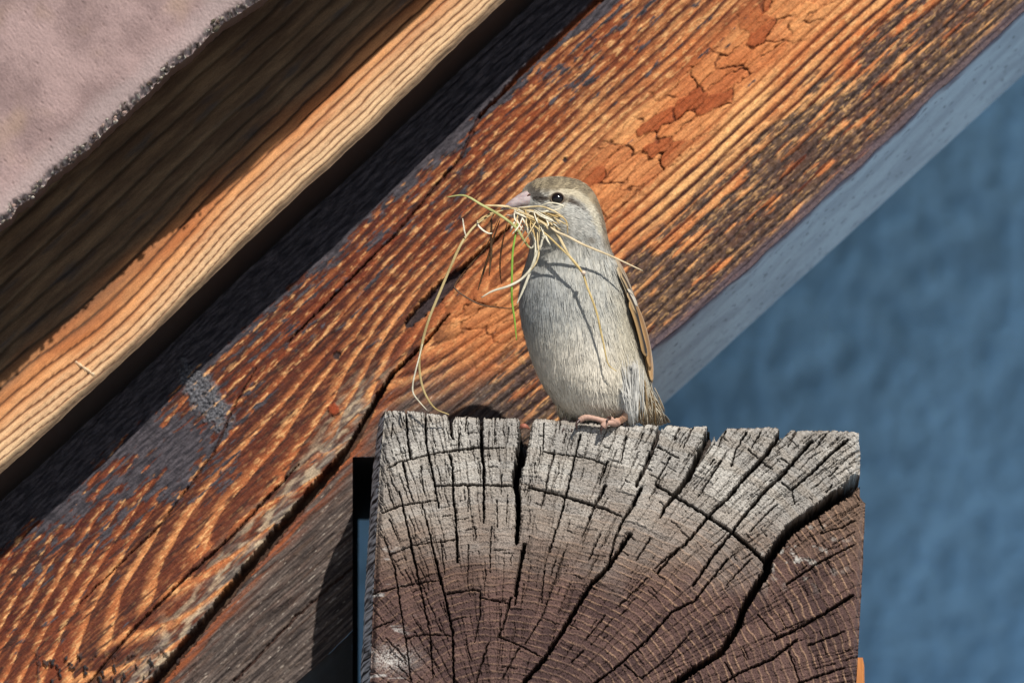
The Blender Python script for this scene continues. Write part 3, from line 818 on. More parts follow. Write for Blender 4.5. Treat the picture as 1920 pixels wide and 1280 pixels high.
# fine cells between the rays, and the rings
tanx = ang * 560
cwx = tanx / 8.0 + 0.25 * fbm(PX / 12, PY / 12, 210, 2); ccol = np.floor(cwx)
cwy = rad / (9.0 + 0 * rad) + 0.25 * fbm(PX / 12, PY / 12, 211, 2) + _hash(ccol, ccol * 0, 250)
crow = np.floor(cwy); ax_ = np.abs(cwx - ccol - 0.5); ay_ = np.abs(cwy - crow - 0.5)
cid = _hash(ccol, crow, 251)
show_x = _hash(ccol, np.floor(cwy / 3), 252) > 0.35; show_y = _hash(np.floor(cwx / 2), crow, 253) > 0.45
cellg = np.maximum(sstep(0.36, 0.48, ax_) * show_x, sstep(0.38, 0.48, ay_) * show_y) * sstep(-.45, .1, fbm(PX / 14, PY / 14, 254, 3))
bx = np.floor(tanx / 46 + 0.4 * fbm(PX / 60, rad / 30, 213, 2)); blk = _hash(bx, np.floor(rad / 62 + 2 * _hash(bx, bx * 0, 215)), 214)
spr = 13.5
rrp = rad / spr + 0.25 * fbm(PX / 30, PY / 30, 216, 2)
rtf = rrp - np.floor(rrp); rr_r = _hash(np.floor(rrp), rrp * 0, 217)
ringl = sstep(0.62, 0.85, rtf) * (1 - sstep(0.93, 1.0, rtf))
grit = fbm(PX / 3.2, PY / 3.2, 218, 3)
hz = 0.0003 * (cid - .5) + 0.0009 * (blk - 0.5) + 0.00035 * grit - 0.0005 * cellg * (0.35 + 0.65 * W_up) + 0.00045 * ringl * (1 - W_up) + 0.0003 * (rr_r - 0.5)
hz += -hp
edge_r = np.minimum(np.minimum((PX - left_x(PY)), (right_x(PY) - PX)), (PY - tp) * 1.2) * MMPX
hz -= 0.0035 * sstep(0.0035, 0, edge_r) ** 2
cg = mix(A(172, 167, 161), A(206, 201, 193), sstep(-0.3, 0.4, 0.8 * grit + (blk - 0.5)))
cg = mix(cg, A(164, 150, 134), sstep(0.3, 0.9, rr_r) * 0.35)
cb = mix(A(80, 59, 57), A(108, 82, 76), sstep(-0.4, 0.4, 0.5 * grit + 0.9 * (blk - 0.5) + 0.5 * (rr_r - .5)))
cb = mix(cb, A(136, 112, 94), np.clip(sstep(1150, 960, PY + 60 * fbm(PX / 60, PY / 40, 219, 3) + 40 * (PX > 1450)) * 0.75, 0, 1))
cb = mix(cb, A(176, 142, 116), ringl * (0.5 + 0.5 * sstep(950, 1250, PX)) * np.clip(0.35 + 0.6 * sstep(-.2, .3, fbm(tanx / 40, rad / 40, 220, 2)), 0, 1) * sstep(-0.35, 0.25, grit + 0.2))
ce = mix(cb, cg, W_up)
ce = mix(ce, ce * 0.5, cellg * (0.50 + 0.22 * W_up))
gr2 = fbm(PX / 1.9, PY / 2.4, 240, 2)
ce = ce * (1 - 0.45 * sstep(0.12, 0.5, gr2) + 0.25 * sstep(-.1, -.5, gr2))[..., None]
hz -= 0.0004 * sstep(0.1, 0.5, gr2)
ce = mix(ce, A(228, 226, 222), sstep(0.25, 0.45, fbm(PX / 60, PY / 14, 221, 3)) * sstep(790, 720, PX) * 0.6)
ce = mix(ce, A(226, 222, 216), 0.8 * np.exp(-(((PX - 735) / 40) ** 2 + ((PY - 1235) / 20) ** 2)) * sstep(-0.2, 0.3, grit + .1))
ce = mix(ce, A(210, 206, 198), sstep(0.2, 0.45, fbm(PX / 20, PY / 20, 222, 3)) * np.exp(-(((PX - 1500) / 70) ** 2 + ((PY - 1030) / 50) ** 2)))
ce = mix(ce, A(54, 40, 34), np.clip(deep * 0.9, 0, 1))
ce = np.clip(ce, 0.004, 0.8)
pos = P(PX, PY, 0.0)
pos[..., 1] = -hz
n, m = PX.shape
# run the arrises back as rings to the wall
depths = [0.004, 0.010, 0.020, 0.034, 0.05, 0.068, 0.088, 0.15, 0.45, 0.85]
rim = np.concatenate([np.arange(0, m) , (np.arange(1, n) * m + m - 1)])          # top then right
riml = np.arange(0, n) * m                                                      # left
V = [pos.reshape(-1, 3)]; C = [ce.reshape(-1, 3)]; Fs = [gridfaces(n, m)]
nbv = n * m
def sweep(idx, shift, colf, flip):
    global nbv
    prev = idx
    base = pos.reshape(-1, 3)[idx]
    for d in depths:
        p_ = base.copy()
        p_[:, 1] = np.maximum(base[:, 1] + 0.0002, d)
        sh = shift(d, p_)
        p_ = p_ + sh
        V.append(p_); C.append(colf(p_, d))
        cur = nbv + np.arange(len(idx)); nbv += len(idx)
        q_ = np.stack([prev[:-1], prev[1:], cur[1:], cur[:-1]], -1)
        Fs.append(q_[:, ::-1] if flip else q_)
        prev = cur
def rshift(d, p_):
    s = np.zeros_like(p_)
    istop = np.arange(len(p_)) < m
    s[istop, 2] = -0.0135 * sstep(0.03, 0.085, d) + 0.0006 * fbm(p_[istop, 0] / 0.004, p_[istop, 0] * 0 + d * 300, 230, 2)
    s[~istop, 0] = -0.0006 * min(1, d / 0.02) + 0.0010 * fbm(p_[~istop, 2] / 0.012, p_[~istop, 2] * 0 + d * 120, 231, 3)
    return s
def rcol(p_, d):
    t_ = sstep(-.3, .3, fbm(p_[:, 0] / 0.003, p_[:, 2] / 0.003 + d * 900, 232, 3))
    c_ = mix(A(150, 140, 130), A(196, 188, 178), t_)
    isr = np.arange(len(p_)) >= m
    return np.where(isr[:, None], mix(A(110, 84, 78), A(158, 136, 130), t_), c_)
def lshift(d, p_):
    s = np.zeros_like(p_)
    s[:, 0] = -0.0042 * sstep(0, 0.03, d) * np.interp(p_[:, 2], [2.45, 2.57], [1.25, 0.9]) + 0.0005 * fbm(p_[:, 2] / 0.006, p_[:, 2] * 0 + d * 260, 233, 3)
    s[:, 2] = -0.0135 * sstep(0.03, 0.085, d) * (np.arange(len(p_)) < 8)
    return s
def lcol(p_, d):
    t_ = sstep(-0.12, 0.10, fbm(p_[:, 2] / 0.0022, p_[:, 2] * 0 + d * 500, 234, 3))
    return mix(A(22, 22, 27), A(250, 252, 255), t_)
sweep(rim, rshift, rcol, False)
sweep(riml, lshift, lcol, True)
sweep((n - 1) * m + np.arange(m), lambda d, p_: np.zeros_like(p_), lambda p_, d: mix(A(90, 70, 62), A(120, 96, 84), sstep(-.3, .3, fbm(p_[:, 0] / 0.004, p_[:, 0] * 0 + d * 9, 235, 2))), True)
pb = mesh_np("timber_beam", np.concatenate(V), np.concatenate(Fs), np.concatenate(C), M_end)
tag(pb, "square timber beam end with grey cracked end grain under the sparrow", "beam")

# orange batten far behind, at the beam's lower right
p0 = P(1596, 1232, 0.10)
bv, bf = [], []
prof = [(0, 0), (0.0055, 0.0), (0.0062, -0.004), (0.0064, -0.05), (0.0058, -0.12), (0, -0.12)]
for y in (0.0, 0.03):
    for (a_, b_) in prof: bv.append(p0 + np.array([a_, y, b_]))
k = len(prof)
bt = bpy.data.meshes.new("wooden_batten")
bt.from_pydata([tuple(x) for x in bv], [], [tuple(range(k))[::-1], tuple(range(k, 2 * k))] + [(i, (i + 1) % k, k + (i + 1) % k, k + i) for i in range(k)])
bt.materials.append(material("orange_batten_wood", base=tuple(A(196, 128, 72)), grain=(1, 1, .1), gscale=800, gamt=0.3))
bo = bpy.data.objects.new("wooden_batten", bt); COL.objects.link(bo)
tag(bo, "small blurred orange batten beside the beam's right face at the bottom edge", "batten")

# dried flake caught in the widest split of the top edge
fl = resample(P([974, 980, 987, 993], [802, 798, 799, 804], [0.001, -0.001, -0.001, 0.002]), 10)
V, Fq = tube(fl, np.array([.0003, .0008, .0011, .0012, .0012, .0011, .001, .0009, .0006, .0003]), 8, 0.5)
fo = mesh_np("leaf_flake", V, Fq, np.tile(A(168, 104, 84), (len(V), 1)), M_straw)
tag(fo, "tiny reddish dry flake caught in the widest crack of the beam top", "leaf flake")

# ------------------------------------------------------------------ the sparrow
rows = np.array([  # py, left, right, forward depth of the axis (mm), half depth (mm)
    (331.5, 1040, 1050, -3, 1.0), (333, 1022, 1064, -3, 4.5), (337, 1005, 1082, -3, 8.0), (345, 990, 1098, -3, 11.5), (355, 981, 1108, -3, 13.6), (367, 977, 1116, -3, 15),
    (380, 976, 1122, -3, 15.8), (400, 980, 1129, -3, 16.2), (420, 988, 1134, -2.5, 16.2), (440, 993, 1138, -1.5, 16), (460, 994, 1143, 0, 16.2), (480, 990, 1150, 1.2, 17),
    (500, 984, 1160, 2.2, 18.4), (520, 978, 1165, 3.0, 19.8), (545, 974, 1173, 3.6, 21), (575, 974, 1182, 4.2, 22), (605, 978, 1190, 4.8, 22.5), (635, 985, 1198, 5.2, 22.8),
    (665, 994, 1205, 5.6, 23), (695, 1005, 1211, 6, 22.8), (720, 1017, 1218, 6.4, 22), (745, 1033, 1216, 7, 20), (765, 1049, 1210, 7.6, 16.8), (782, 1068, 1200, 8.2, 12.5), (792, 1090, 1186, 8.6, 6), (796, 1120, 1160, 8.8, 1.5)], float)
NR, NC = 240, 200
py_ = np.interp(np.linspace(0, 1, NR), np.linspace(0, 1, len(rows)), rows[:, 0])
# smooth interpolation of the profile
def prof_i(col):
    y = rows[:, 0]; v_ = rows[:, col]
    dense = np.interp(py_, y, v_)
    k = np.ones(5) / 5
    e = np.concatenate([np.full(2, dense[0]), dense, np.full(2, dense[-1])])
    return np.convolve(e, k, 'valid')
Lx, Rx, Fc, Hb = prof_i(1), prof_i(2), prof_i(3) / 1000, prof_i(4) / 1000
th = np.arange(NC) * 2 * math.pi / NC
def body_pt(i, t):
    """i float row index, t angle (0 = right, -pi/2 = towards the camera)"""
    i = np.asarray(i, float); idx = np.arange(NR)
    cx = np.interp(i, idx, (Lx + Rx) / 2); a_ = np.interp(i, idx, (Rx - Lx) / 2)
    fc = np.interp(i, idx, Fc); hb = np.interp(i, idx, Hb); pyy = np.interp(i, idx, py_)
    return PF(cx + a_ * np.cos(t), pyy, fc + hb * np.sin(t))
II, TH = np.meshgrid(np.arange(NR), th, indexing='ij')
BP = body_pt(II, TH)
BX, BY = PIX(BP)
front = np.sin(TH) < 0
# normals
dI = np.gradient(BP, axis=0); dT = np.roll(BP, -1, 1) - np.roll(BP, 1, 1)
BN = np.cross(dI, dT); BN /= np.linalg.norm(BN, axis=-1)[..., None] + 1e-12
if (BN[NR // 2, NC * 3 // 4] @ FW) > 0: BN = -BN
EYE = (1045, 372)
def plumage(X, Y, back):
    """colour of the plumage at a photo position; back = 1 on the far side"""
    s1 = fbm(X / 7, Y / 16, 301, 3)
    grey = mix(A(190, 190, 184), A(218, 215, 204), sstep(-.3, .3, s1))
    c = grey
    belly = sstep(570, 700, Y + 24 * s1)
    c = mix(c, A(250, 240, 222, 1.35), belly * 0.9)
    c = mix(c, A(186, 192, 196), sstep(470, 520, Y) * sstep(640, 560, Y) * sstep(1110, 1000, X) * 0.6)
    flank = sstep(1120, 1180, X + 10 * s1) * sstep(480, 560, Y)
    c = mix(c, A(206, 194, 164), flank * 0.6)
    tuft = np.exp(-(((X - 1180) / 22) ** 2 + ((Y - 745) / 42) ** 2))
    c = mix(c, A(240, 240, 236), np.clip(tuft * 1.1, 0, 1) * 0.85)
    head = sstep(478, 446, Y + 8 * s1)
    hc = mix(A(196, 195, 188), A(222, 219, 210), sstep(-.3, .3, s1))
    crown = sstep(372, 352, Y - 0.42 * np.maximum(0, X - 1050) + 5 * s1)
    hc = mix(hc, mix(A(128, 116, 96), A(178, 163, 134), sstep(-.3, .3, s1)), crown)
    # brown nape
    nape = sstep(1104, 1128, X - 0.25 * (Y - 400) + 4 * s1)
    hc = mix(hc, A(146, 122, 90), nape)
    # pale brow behind the eye
    bd = polydist(X, Y, [(1052, 357), (1075, 361), (1098, 378), (1114, 406), (1122, 432)], [7, 13, 16, 16, 12])
    hc = mix(hc, A(238, 226, 198), sstep(1.35, .4, bd + 0.5 * s1) * .72)
    # dark line through the eye
    ed = polydist(X, Y, [(1000, 372), (1026, 372), (1046, 372), (1066, 375), (1084, 384), (1100, 398)], [6, 9, 20, 13, 9, 4])
    hc = mix(hc, A(70, 56, 46), sstep(1.3, .4, ed + 0.5 * s1) * .95 * (1 - .7 * sstep(1068, 1100, X)))
    ld_ = polydist(X, Y, [(992, 352), (1000, 362), (1012, 374)], [12, 18, 15])
    hc = mix(hc, A(80, 72, 66), sstep(1.3, .6, ld_ + 0.8 * fbm(X / 4, Y / 4, 302, 2)) * .85)
    er = np.hypot((X - EYE[0]) / 18, (Y - EYE[1] - 1) / 15)
    hc = mix(hc, A(206, 194, 170), sstep(.25, .05, np.abs(er - 1.0)) * .5)
    ck = np.exp(-(((X - 1106) / 10) ** 2 + ((Y - 448) / 7) ** 2)); hc = mix(hc, A(120, 108, 92), ck * .7)
    thr = np.exp(-(((X - 1010) / 40) ** 2 + ((Y - 432) / 26) ** 2)); hc = mix(hc, A(198, 188, 166), thr * .8)
    c = mix(c, hc, head)
    bk = mix(A(150, 122, 88), A(96, 72, 52), sstep(-.1, .3, fbm(X / 9, Y / 26, 303, 2)))
    c = mix(c, bk, back)
    rt_ = sstep(1128, 1150, X - 0.45 * (Y - 460)) * sstep(440, 480, Y) * (1 - sstep(560, 640, Y))
    c = mix(c, A(178, 158, 126), rt_ * .7)
    g1, g2, gi = worley(X / 11 + 0.3 * s1, Y / 15 + 0.25 * np.sin(X / 17), 333, .7)
    sc_ = sstep(0.05, 0.45, g2 - g1)
    c = c * (1 + (0.16 * (gi - .5) - 0.14 * (1 - sc_)) * (1 - head) + 0.10 * head * fbm(X / 3, Y / 3, 334, 2))[..., None]
    return np.clip(c, 0.01, 0.8)
backm = sstep(0.15, 0.6, np.sin(TH)) * sstep(-0.6, 0.3, np.cos(TH) + 0.5)
bc = plumage(BX, BY, backm)
ruf = 0.00035 * fbm(BX / 9, BY / 22, 304, 3) + 0.0005 * fbm(BX / 30, BY / 50, 305, 2)
ruf -= 0.0008 * np.exp(-((BX - (1150 - 0.1 * (BY - 700))) / 7) ** 2) * sstep(690, 730, BY) * front
ruf = ruf + 0.0014 * np.exp(-(((BX - 1180) / 20) ** 2 + ((BY - 742) / 40) ** 2)) * front
ruf = ruf - 0.0006 * np.exp(-((BY - 458 - 0.06 * (BX - 1060)) / 7.0) ** 2)
BPd = BP + BN * ruf[..., None]
i = np.arange(NR - 1)[:, None] * NC; j = np.arange(NC)[None, :]; jn = (j + 1) % NC
Fb = np.stack([i + j, i + jn, i + NC + jn, i + NC + j], -1).reshape(-1, 4)
Vb = BPd.reshape(-1, 3)
capv = np.array([BPd[0].mean(0), BPd[-1].mean(0)])
tr = [(NR * NC, (k + 1) % NC, k) for k in range(NC)] + [(NR * NC + 1, (NR - 1) * NC + k, (NR - 1) * NC + (k + 1) % NC) for k in range(NC)]
root_loc = Vector(P(1150, 793, 0.006))
bird = empty("sparrow", root_loc)
tag(bird, "grey brown sparrow on the beam end with a beakful of dry grass", "bird")
body = mesh_np("body", np.concatenate([Vb, capv]), Fb, np.concatenate([bc.reshape(-1, 3), bc[0].mean(0)[None], bc[-1].mean(0)[None]]), M_feather, tris=np.array(tr))
adopt(body, bird)

def surf(px, py):
    """front surface of the body at a photo pixel: point and normal"""
    i = np.interp(py, py_, np.arange(NR)); k = int(round(i))
    cx = (Lx[k] + Rx[k]) / 2; a_ = (Rx[k] - Lx[k]) / 2
    t = -math.acos(max(-1, min(1, (px - cx) / a_)))
    p_ = body_pt(i, np.array(t))
    j = int(round((t % (2 * math.pi)) / (2 * math.pi) * NC)) % NC
    return p_, BN[k, j]

# barbs lying over the body
NB = 30000
area = np.linalg.norm(np.cross(dI, dT), axis=-1).ravel(); area = area * np.where(front.ravel(), 1.6, 0.55)
area = area * np.where(BY.ravel() < 470, 1.9, 1.0)
pk = rng.choice(NR * NC, NB, p=area / area.sum())
fi = (pk // NC) + rng.uniform(-.5, .5, NB); ft = th[pk % NC] + rng.uniform(-.5, .5, NB) * 2 * math.pi / NC
fi = np.clip(fi, 0, NR - 1)
p0 = body_pt(fi, ft); nn = BN.reshape(-1, 3)[pk]
X0, Y0 = PIX(p0)
headw = sstep(470, 440, Y0)
BK = PF(992, 378, -0.010)
fl1 = p0 - BK; fl1 /= np.linalg.norm(fl1, axis=1)[:, None]
down = -UP[None, :] + 0.18 * RT[None, :] * np.sin((X0 - 1100) / 120)[:, None] + 0.12 * RT[None, :]
fl = fl1 * headw[:, None] + down * (1 - headw)[:, None]
tw = 0.30 * fbm(X0 / 40, Y0 / 50, 306, 2)
fl = fl + RT[None, :] * tw[:, None] * 1.2 + rng.normal(0, .11, (NB, 3))
fl -= nn * (fl * nn).sum(1)[:, None]; fl /= np.linalg.norm(fl, axis=1)[:, None]
sd = np.cross(nn, fl)
near_beak = np.linalg.norm(p0 - BK, axis=1)
ln = np.where(headw > .5, 0.0022, 0.0052) * rng.uniform(.7, 1.4, NB) * (0.55 + 0.45 * sstep(0.003, 0.014, near_beak))
eyed = np.hypot(X0 - EYE[0], Y0 - EYE[1])
ln = ln * (0.3 + 0.7 * sstep(14, 30, eyed))
wd = np.where(headw > .5, 0.00012, 0.00015) * rng.uniform(.7, 1.3, NB)
lift = rng.uniform(0.01, 0.07, NB) * np.where(rng.random(NB) < .06, 3.2, 1.0)
okm = (eyed > 15) & (near_beak > 0.0045)
pm = p0 + fl * (ln * .55)[:, None] + nn * (ln * lift * .55 + 0.00012)[:, None]
pe_ = p0 + fl * ln[:, None] + nn * (ln * lift * .75 + 0.00008)[:, None]
s = sd * wd[:, None]
Vq = np.stack([p0 - s * .8, p0 + s * .8, pm - s, pm + s, pe_ - s * .25, pe_ + s * .25], 1)[okm]
cc = plumage(X0, Y0, backm.ravel()[pk]) * (rng.uniform(.90, 1.10, NB)[:, None])
tip = np.stack([cc * .85, cc * .85, cc, cc, cc * 1.1, cc * 1.1], 1)[okm]
kk = np.arange(len(Vq))[:, None] * 6
Fq = np.concatenate([kk + np.array([[0, 2, 3, 1]]), kk + np.array([[2, 4, 5, 3]])])
fe = mesh_np("plumage", Vq.reshape(-1, 3), Fq, np.clip(tip.reshape(-1, 3), .01, .85), M_feather)
vn = np.repeat((nn + rng.normal(0, .10, (NB, 3)))[okm], 6, axis=0)
vn /= np.linalg.norm(vn, axis=1)[:, None]
fe.data.normals_split_custom_set_from_vertices([tuple(x) for x in vn])
fe["kind"] = "stuff"; adopt(fe, bird)

# beak
def loft(center_px, f, hh_px, hd, cols, NS=28):
    """lofted horn: centres in pixels, f forward (m), half heights px, half depths m"""
    c = resample(np.column_stack([np.array(center_px, float), np.array(f) * 1e4, hh_px, np.array(hd) * 1e4]), 26)
    V = []; Cc = []
    a_ = np.arange(NS) * 2 * math.pi / NS
    ax = np.gradient(c[:, :2], axis=0); ax /= np.linalg.norm(ax, axis=1)[:, None]
    for r_, d_ in zip(c, ax):
        nrm = np.array([-d_[1], d_[0]])
        V.append(PF(r_[0] + nrm[0] * r_[3] * np.sin(a_), r_[1] + nrm[1] * r_[3] * np.sin(a_), (r_[2] - r_[4] * np.cos(a_)) / 1e4))
    V = np.concatenate(V); n_ = len(c)
    i = np.arange(n_ - 1)[:, None] * NS; j = np.arange(NS)[None, :]; jn = (j + 1) % NS
    F_ = np.stack([i + j, i + jn, i + NS + jn, i + NS + j], -1).reshape(-1, 4)
    X_, Y_ = PIX(V)
    return V, F_, cols(X_, Y_)
hornc = lambda X_, Y_: mix(mix(A(176, 158, 160), A(206, 190, 188), sstep(-.3, .3, fbm(X_ / 12, Y_ / 5, 311, 2))), A(132, 112, 118), sstep(968, 938, X_) * .8)
V, F_, C = loft([(1014, 371), (1002, 372), (986, 375), (968, 381), (953, 387), (938, 393)], [-.0055, -.0068, -.0082, -.0096, -.0106, -.0114], [19, 19, 16.5, 11.5, 6.5, 0.8], [.0050, .0056, .0050, .0034, .0018, .0002], hornc)
be = mesh_np("beak", V, F_, C, M_beak); be["label"] = "pinkish grey upper beak"; adopt(be, bird)
hornl = lambda X_, Y_: mix(A(190, 164, 150), A(214, 190, 170), sstep(-.3, .3, fbm(X_ / 12, Y_ / 5, 312, 2)))
V, F_, C = loft([(1012, 398), (1000, 401), (986, 404), (972, 405), (960, 405), (950, 403)], [-.0055, -.0066, -.0078, -.009, -.0098, -.0104], [12, 11, 9, 6.5, 3.6, .6], [.0056, .0052, .0042, .003, .0016, .0002], hornl)
be2 = mesh_np("beak", V, F_, C, M_beak); be2["label"] = "buff lower beak mostly hidden by grass"; adopt(be2, bird)
# nostril
V, Fq = tube(resample(PF([988, 993, 998], [368, 365, 367], [-.0127, -.0126, -.0122]), 6), [.0001, .00035, .0005, .0005, .0003, .0001], 8, .6)
no = mesh_np("nostril", V, Fq, np.tile(A(90, 44, 34), (len(V), 1)), M_skin); adopt(no, be)
# eyes
def ball(c, r, axis, flat=1.0, nu=28, nv=18):
    ax = np.asarray(axis, float); ax /= np.linalg.norm(ax)
    s1 = np.cross(ax, UP); s1 /= np.linalg.norm(s1); s2 = np.cross(s1, ax)
    V = []
    for i in range(nv + 1):
        t = math.pi * i / nv
        for k in range(nu):
            a_ = 2 * math.pi * k / nu
            V.append(c + r * (math.cos(t) * ax * flat + math.sin(t) * (math.cos(a_) * s1 + math.sin(a_) * s2)))
    i = np.arange(nv)[:, None] * nu; j = np.arange(nu)[None, :]; jn = (j + 1) % nu
    return np.array(V), np.stack([i + j, i + jn, i + nu + jn, i + nu + j], -1).reshape(-1, 4)
ep, en = surf(*EYE)
V, F_ = ball(ep - en * 0.0009, 0.0028, en, 0.85)
ey = mesh_np("eye", V, F_, None, M_eye); adopt(ey, bird)
# lid ring round the eye
s1 = np.cross(en, UP); s1 /= np.linalg.norm(s1); s2 = np.cross(s1, en)
aa = np.linspace(0, 2 * math.pi, 33)
ringp = ep + en * 0.0001 + 0.0029 * (np.cos(aa)[:, None] * s1 * 1.08 + np.sin(aa)[:, None] * s2 * .95)
V, F_ = tube(ringp, .00032, 6)
rg = mesh_np("eyelid", V, F_, np.tile(A(120, 104, 88), (len(V), 1)), M_skin); adopt(rg, bird)
# far eye
ep2 = body_pt(np.interp(372, py_, np.arange(NR)), np.array(math.radians(158)))
V, F_ = ball(ep2 + 0.0002 * RT, 0.0027, ep2 - PF(1050, 372, -.003), 0.9)
ey2 = mesh_np("eye", V, F_, None, M_eye); adopt(ey2, bird)

# feathers of wing and tail: curved blades with a shaft
def blade(p, nrm, wid, cols, cam_=0.25, nw=5):
    p = np.asarray(p, float); n_ = len(p)
    tg = np.gradient(p, axis=0); tg /= np.linalg.norm(tg, axis=1)[:, None]
    s_ = np.cross(tg, nrm); s_ /= np.linalg.norm(s_, axis=1)[:, None]
    nr = np.cross(s_, tg)
    uu = np.linspace(-1, 1, nw)
    t = np.linspace(0, 1, n_)
    prof = wid * np.clip(np.minimum(1, t / .12 + .35), 0, 1) * np.sqrt(np.clip(1 - np.clip((t - .72) / .28, 0, 1) ** 2, .02, 1))
    V = p[:, None, :] + s_[:, None, :] * (uu[None, :, None] * prof[:, None, None]) - nr[:, None, :] * (np.abs(uu)[None, :, None] ** 2 * prof[:, None, None] * cam_)
    V2 = V - nr[:, None, :] * 0.0002
    C = cols(np.broadcast_to(t[:, None], (n_, nw)), np.broadcast_to(uu[None, :], (n_, nw)))
    Fq = gridfaces(n_, nw)
    k = n_ * nw
    rim_ = list(range(nw)) + [i * nw + nw - 1 for i in range(1, n_)] + [(n_ - 1) * nw + j for j in range(nw - 2, -1, -1)] + [i * nw for i in range(n_ - 2, 0, -1)]
    rim_ = np.array(rim_); rn = np.roll(rim_, -1)
    Fe = np.concatenate([Fq, Fq[:, ::-1] + k, np.stack([rim_, rim_ + k, rn + k, rn], -1)])
    return np.concatenate([V.reshape(-1, 3), V2.reshape(-1, 3)]), Fe, np.concatenate([C.reshape(-1, 3), C.reshape(-1, 3)])
def c_wing(dark, pale):
    return lambda t, u: mix(np.broadcast_to(dark, t.shape + (3,)), pale, np.clip(sstep(.45, .85, np.abs(u)) + .25 * (t > .93), 0, 1))
WD, WP, WT = A(70, 54, 42), A(206, 164, 110), A(172, 130, 84)
wingn = np.array([0.82, -0.55, 0.15]); wingn /= np.linalg.norm(wingn)
# shoulder patch: one mesh, the wing proper
wp = PF([1146, 1163, 1180, 1196, 1208, 1216, 1221], [478, 505, 545, 590, 640, 690, 728], [-.001, -.001, .000, .001, .003, .006, .009])
V, Fe, C = blade(resample(wp, 30), wingn, 0.0075, lambda t, u: mix(mix(A(176, 156, 128), A(120, 92, 66), sstep(-.1, .3, fbm(t * 14, u * 2, 320, 2))), WD, sstep(.25, .5, t) * .6), .35, 9)
wing = mesh_np("wing", V, Fe, C, M_feather); wing["label"] = "folded brown wing along the bird's right-hand outline"; adopt(wing, bird)
specs = [([(1160, 500), (1174, 528), (1186, 560), (1192, 578)], (-.0045, -.0045, -.003, -.0025), .0026, c_wing(A(150, 128, 98), A(206, 188, 158))),
         ([(1172, 528), (1182, 545), (1191, 562), (1195, 574)], (-.0055, -.0057, -.0050, -.0045), 1 * .0012, c_wing(A(196, 186, 168), A(220, 212, 198))),
         ([(1184, 560), (1198, 598), (1209, 640), (1213, 668)], (-.0062, -.0056, -.0036, -.003), .0032, c_wing(A(38, 30, 26), A(196, 158, 108))),
         ([(1190, 566), (1206, 606), (1217, 650), (1221, 690)], (-.0046, -.0035, -.001, .001), .0028, c_wing(A(150, 112, 70), A(214, 170, 116))),
         ([(1196, 580), (1211, 622), (1221, 672), (1224, 716)], (-.0026, -.001, .002, .004), .0026, c_wing(A(190, 146, 96), A(222, 182, 130))),
         ([(1166, 512), (1176, 530), (1184, 548), (1188, 558)], (-.0058, -.0058, -.005, -.0046), .0016, c_wing(A(60, 46, 36), A(206, 180, 140))),
         ([(1178, 548), (1187, 566), (1194, 584), (1197, 594)], (-.0066, -.0064, -.0058, -.0054), .0016, c_wing(A(48, 38, 32), A(210, 180, 136))),
         ([(1186, 574), (1196, 606), (1204, 634), (1207, 650)], (-.0066, -.0060, -.0048, -.0042), .0015, c_wing(A(170, 130, 84), A(222, 186, 138))),
         ([(1198, 600), (1212, 650), (1220, 696), (1222, 738)], (-.001, .001, .005, .008), .0026, c_wing(A(66, 52, 42), A(180, 146, 104)))]
for pts, fz, wd_, cf in specs:
    p_ = resample(PF([a[0] for a in pts], [a[1] for a in pts], fz), 22)
    V, Fe, C = blade(p_, wingn, wd_, cf, .25, 7)
    fo_ = mesh_np("feather", V, Fe, C, M_feather); fo_.parent = wing
# the other wing, on the far side
wp2 = PF([1040, 1048, 1058, 1072, 1090, 1112], [480, 530, 580, 640, 700, 745], [.017, .022, .026, .028, .028, .027])
V, Fe, C = blade(resample(wp2, 30), np.array([-.4, .9, .1]), 0.009, lambda t, u: mix(mix(A(150, 120, 86), A(96, 72, 52), sstep(-.1, .3, fbm(t * 14, u * 2, 321, 2))), WD, sstep(.35, .6, t) * .7), .3, 9)
wing2 = mesh_np("wing", V, Fe, C, M_feather); adopt(wing2, bird)
# tail and under-tail coverts
tail_c = lambda t, u: mix(np.broadcast_to(A(120, 100, 78), t.shape + (3,)), A(206, 194, 172), sstep(.3, .9, np.abs(u)))
tv = []
for k, (dx, dz) in enumerate(((0, 0), (7, -4), (14, -7), (20, -9), (-7, 2))):
    p_ = resample(PF([1178 + dx * .3, 1196 + dx * .6, 1214 + dx, 1228 + dx * 1.1], [744 + dz * .3, 764 + dz * .5, 782 + dz, 800 + dz * 1.0], [.012, .020, .032, .046 + .002 * k]), 16)
    tv.append(blade(p_, np.array([.35, .5, .8]), .0042, tail_c, .2, 5))
V, Fe, C = join(tv)
tl = mesh_np("tail", V, Fe, C, M_feather); adopt(tl, bird)
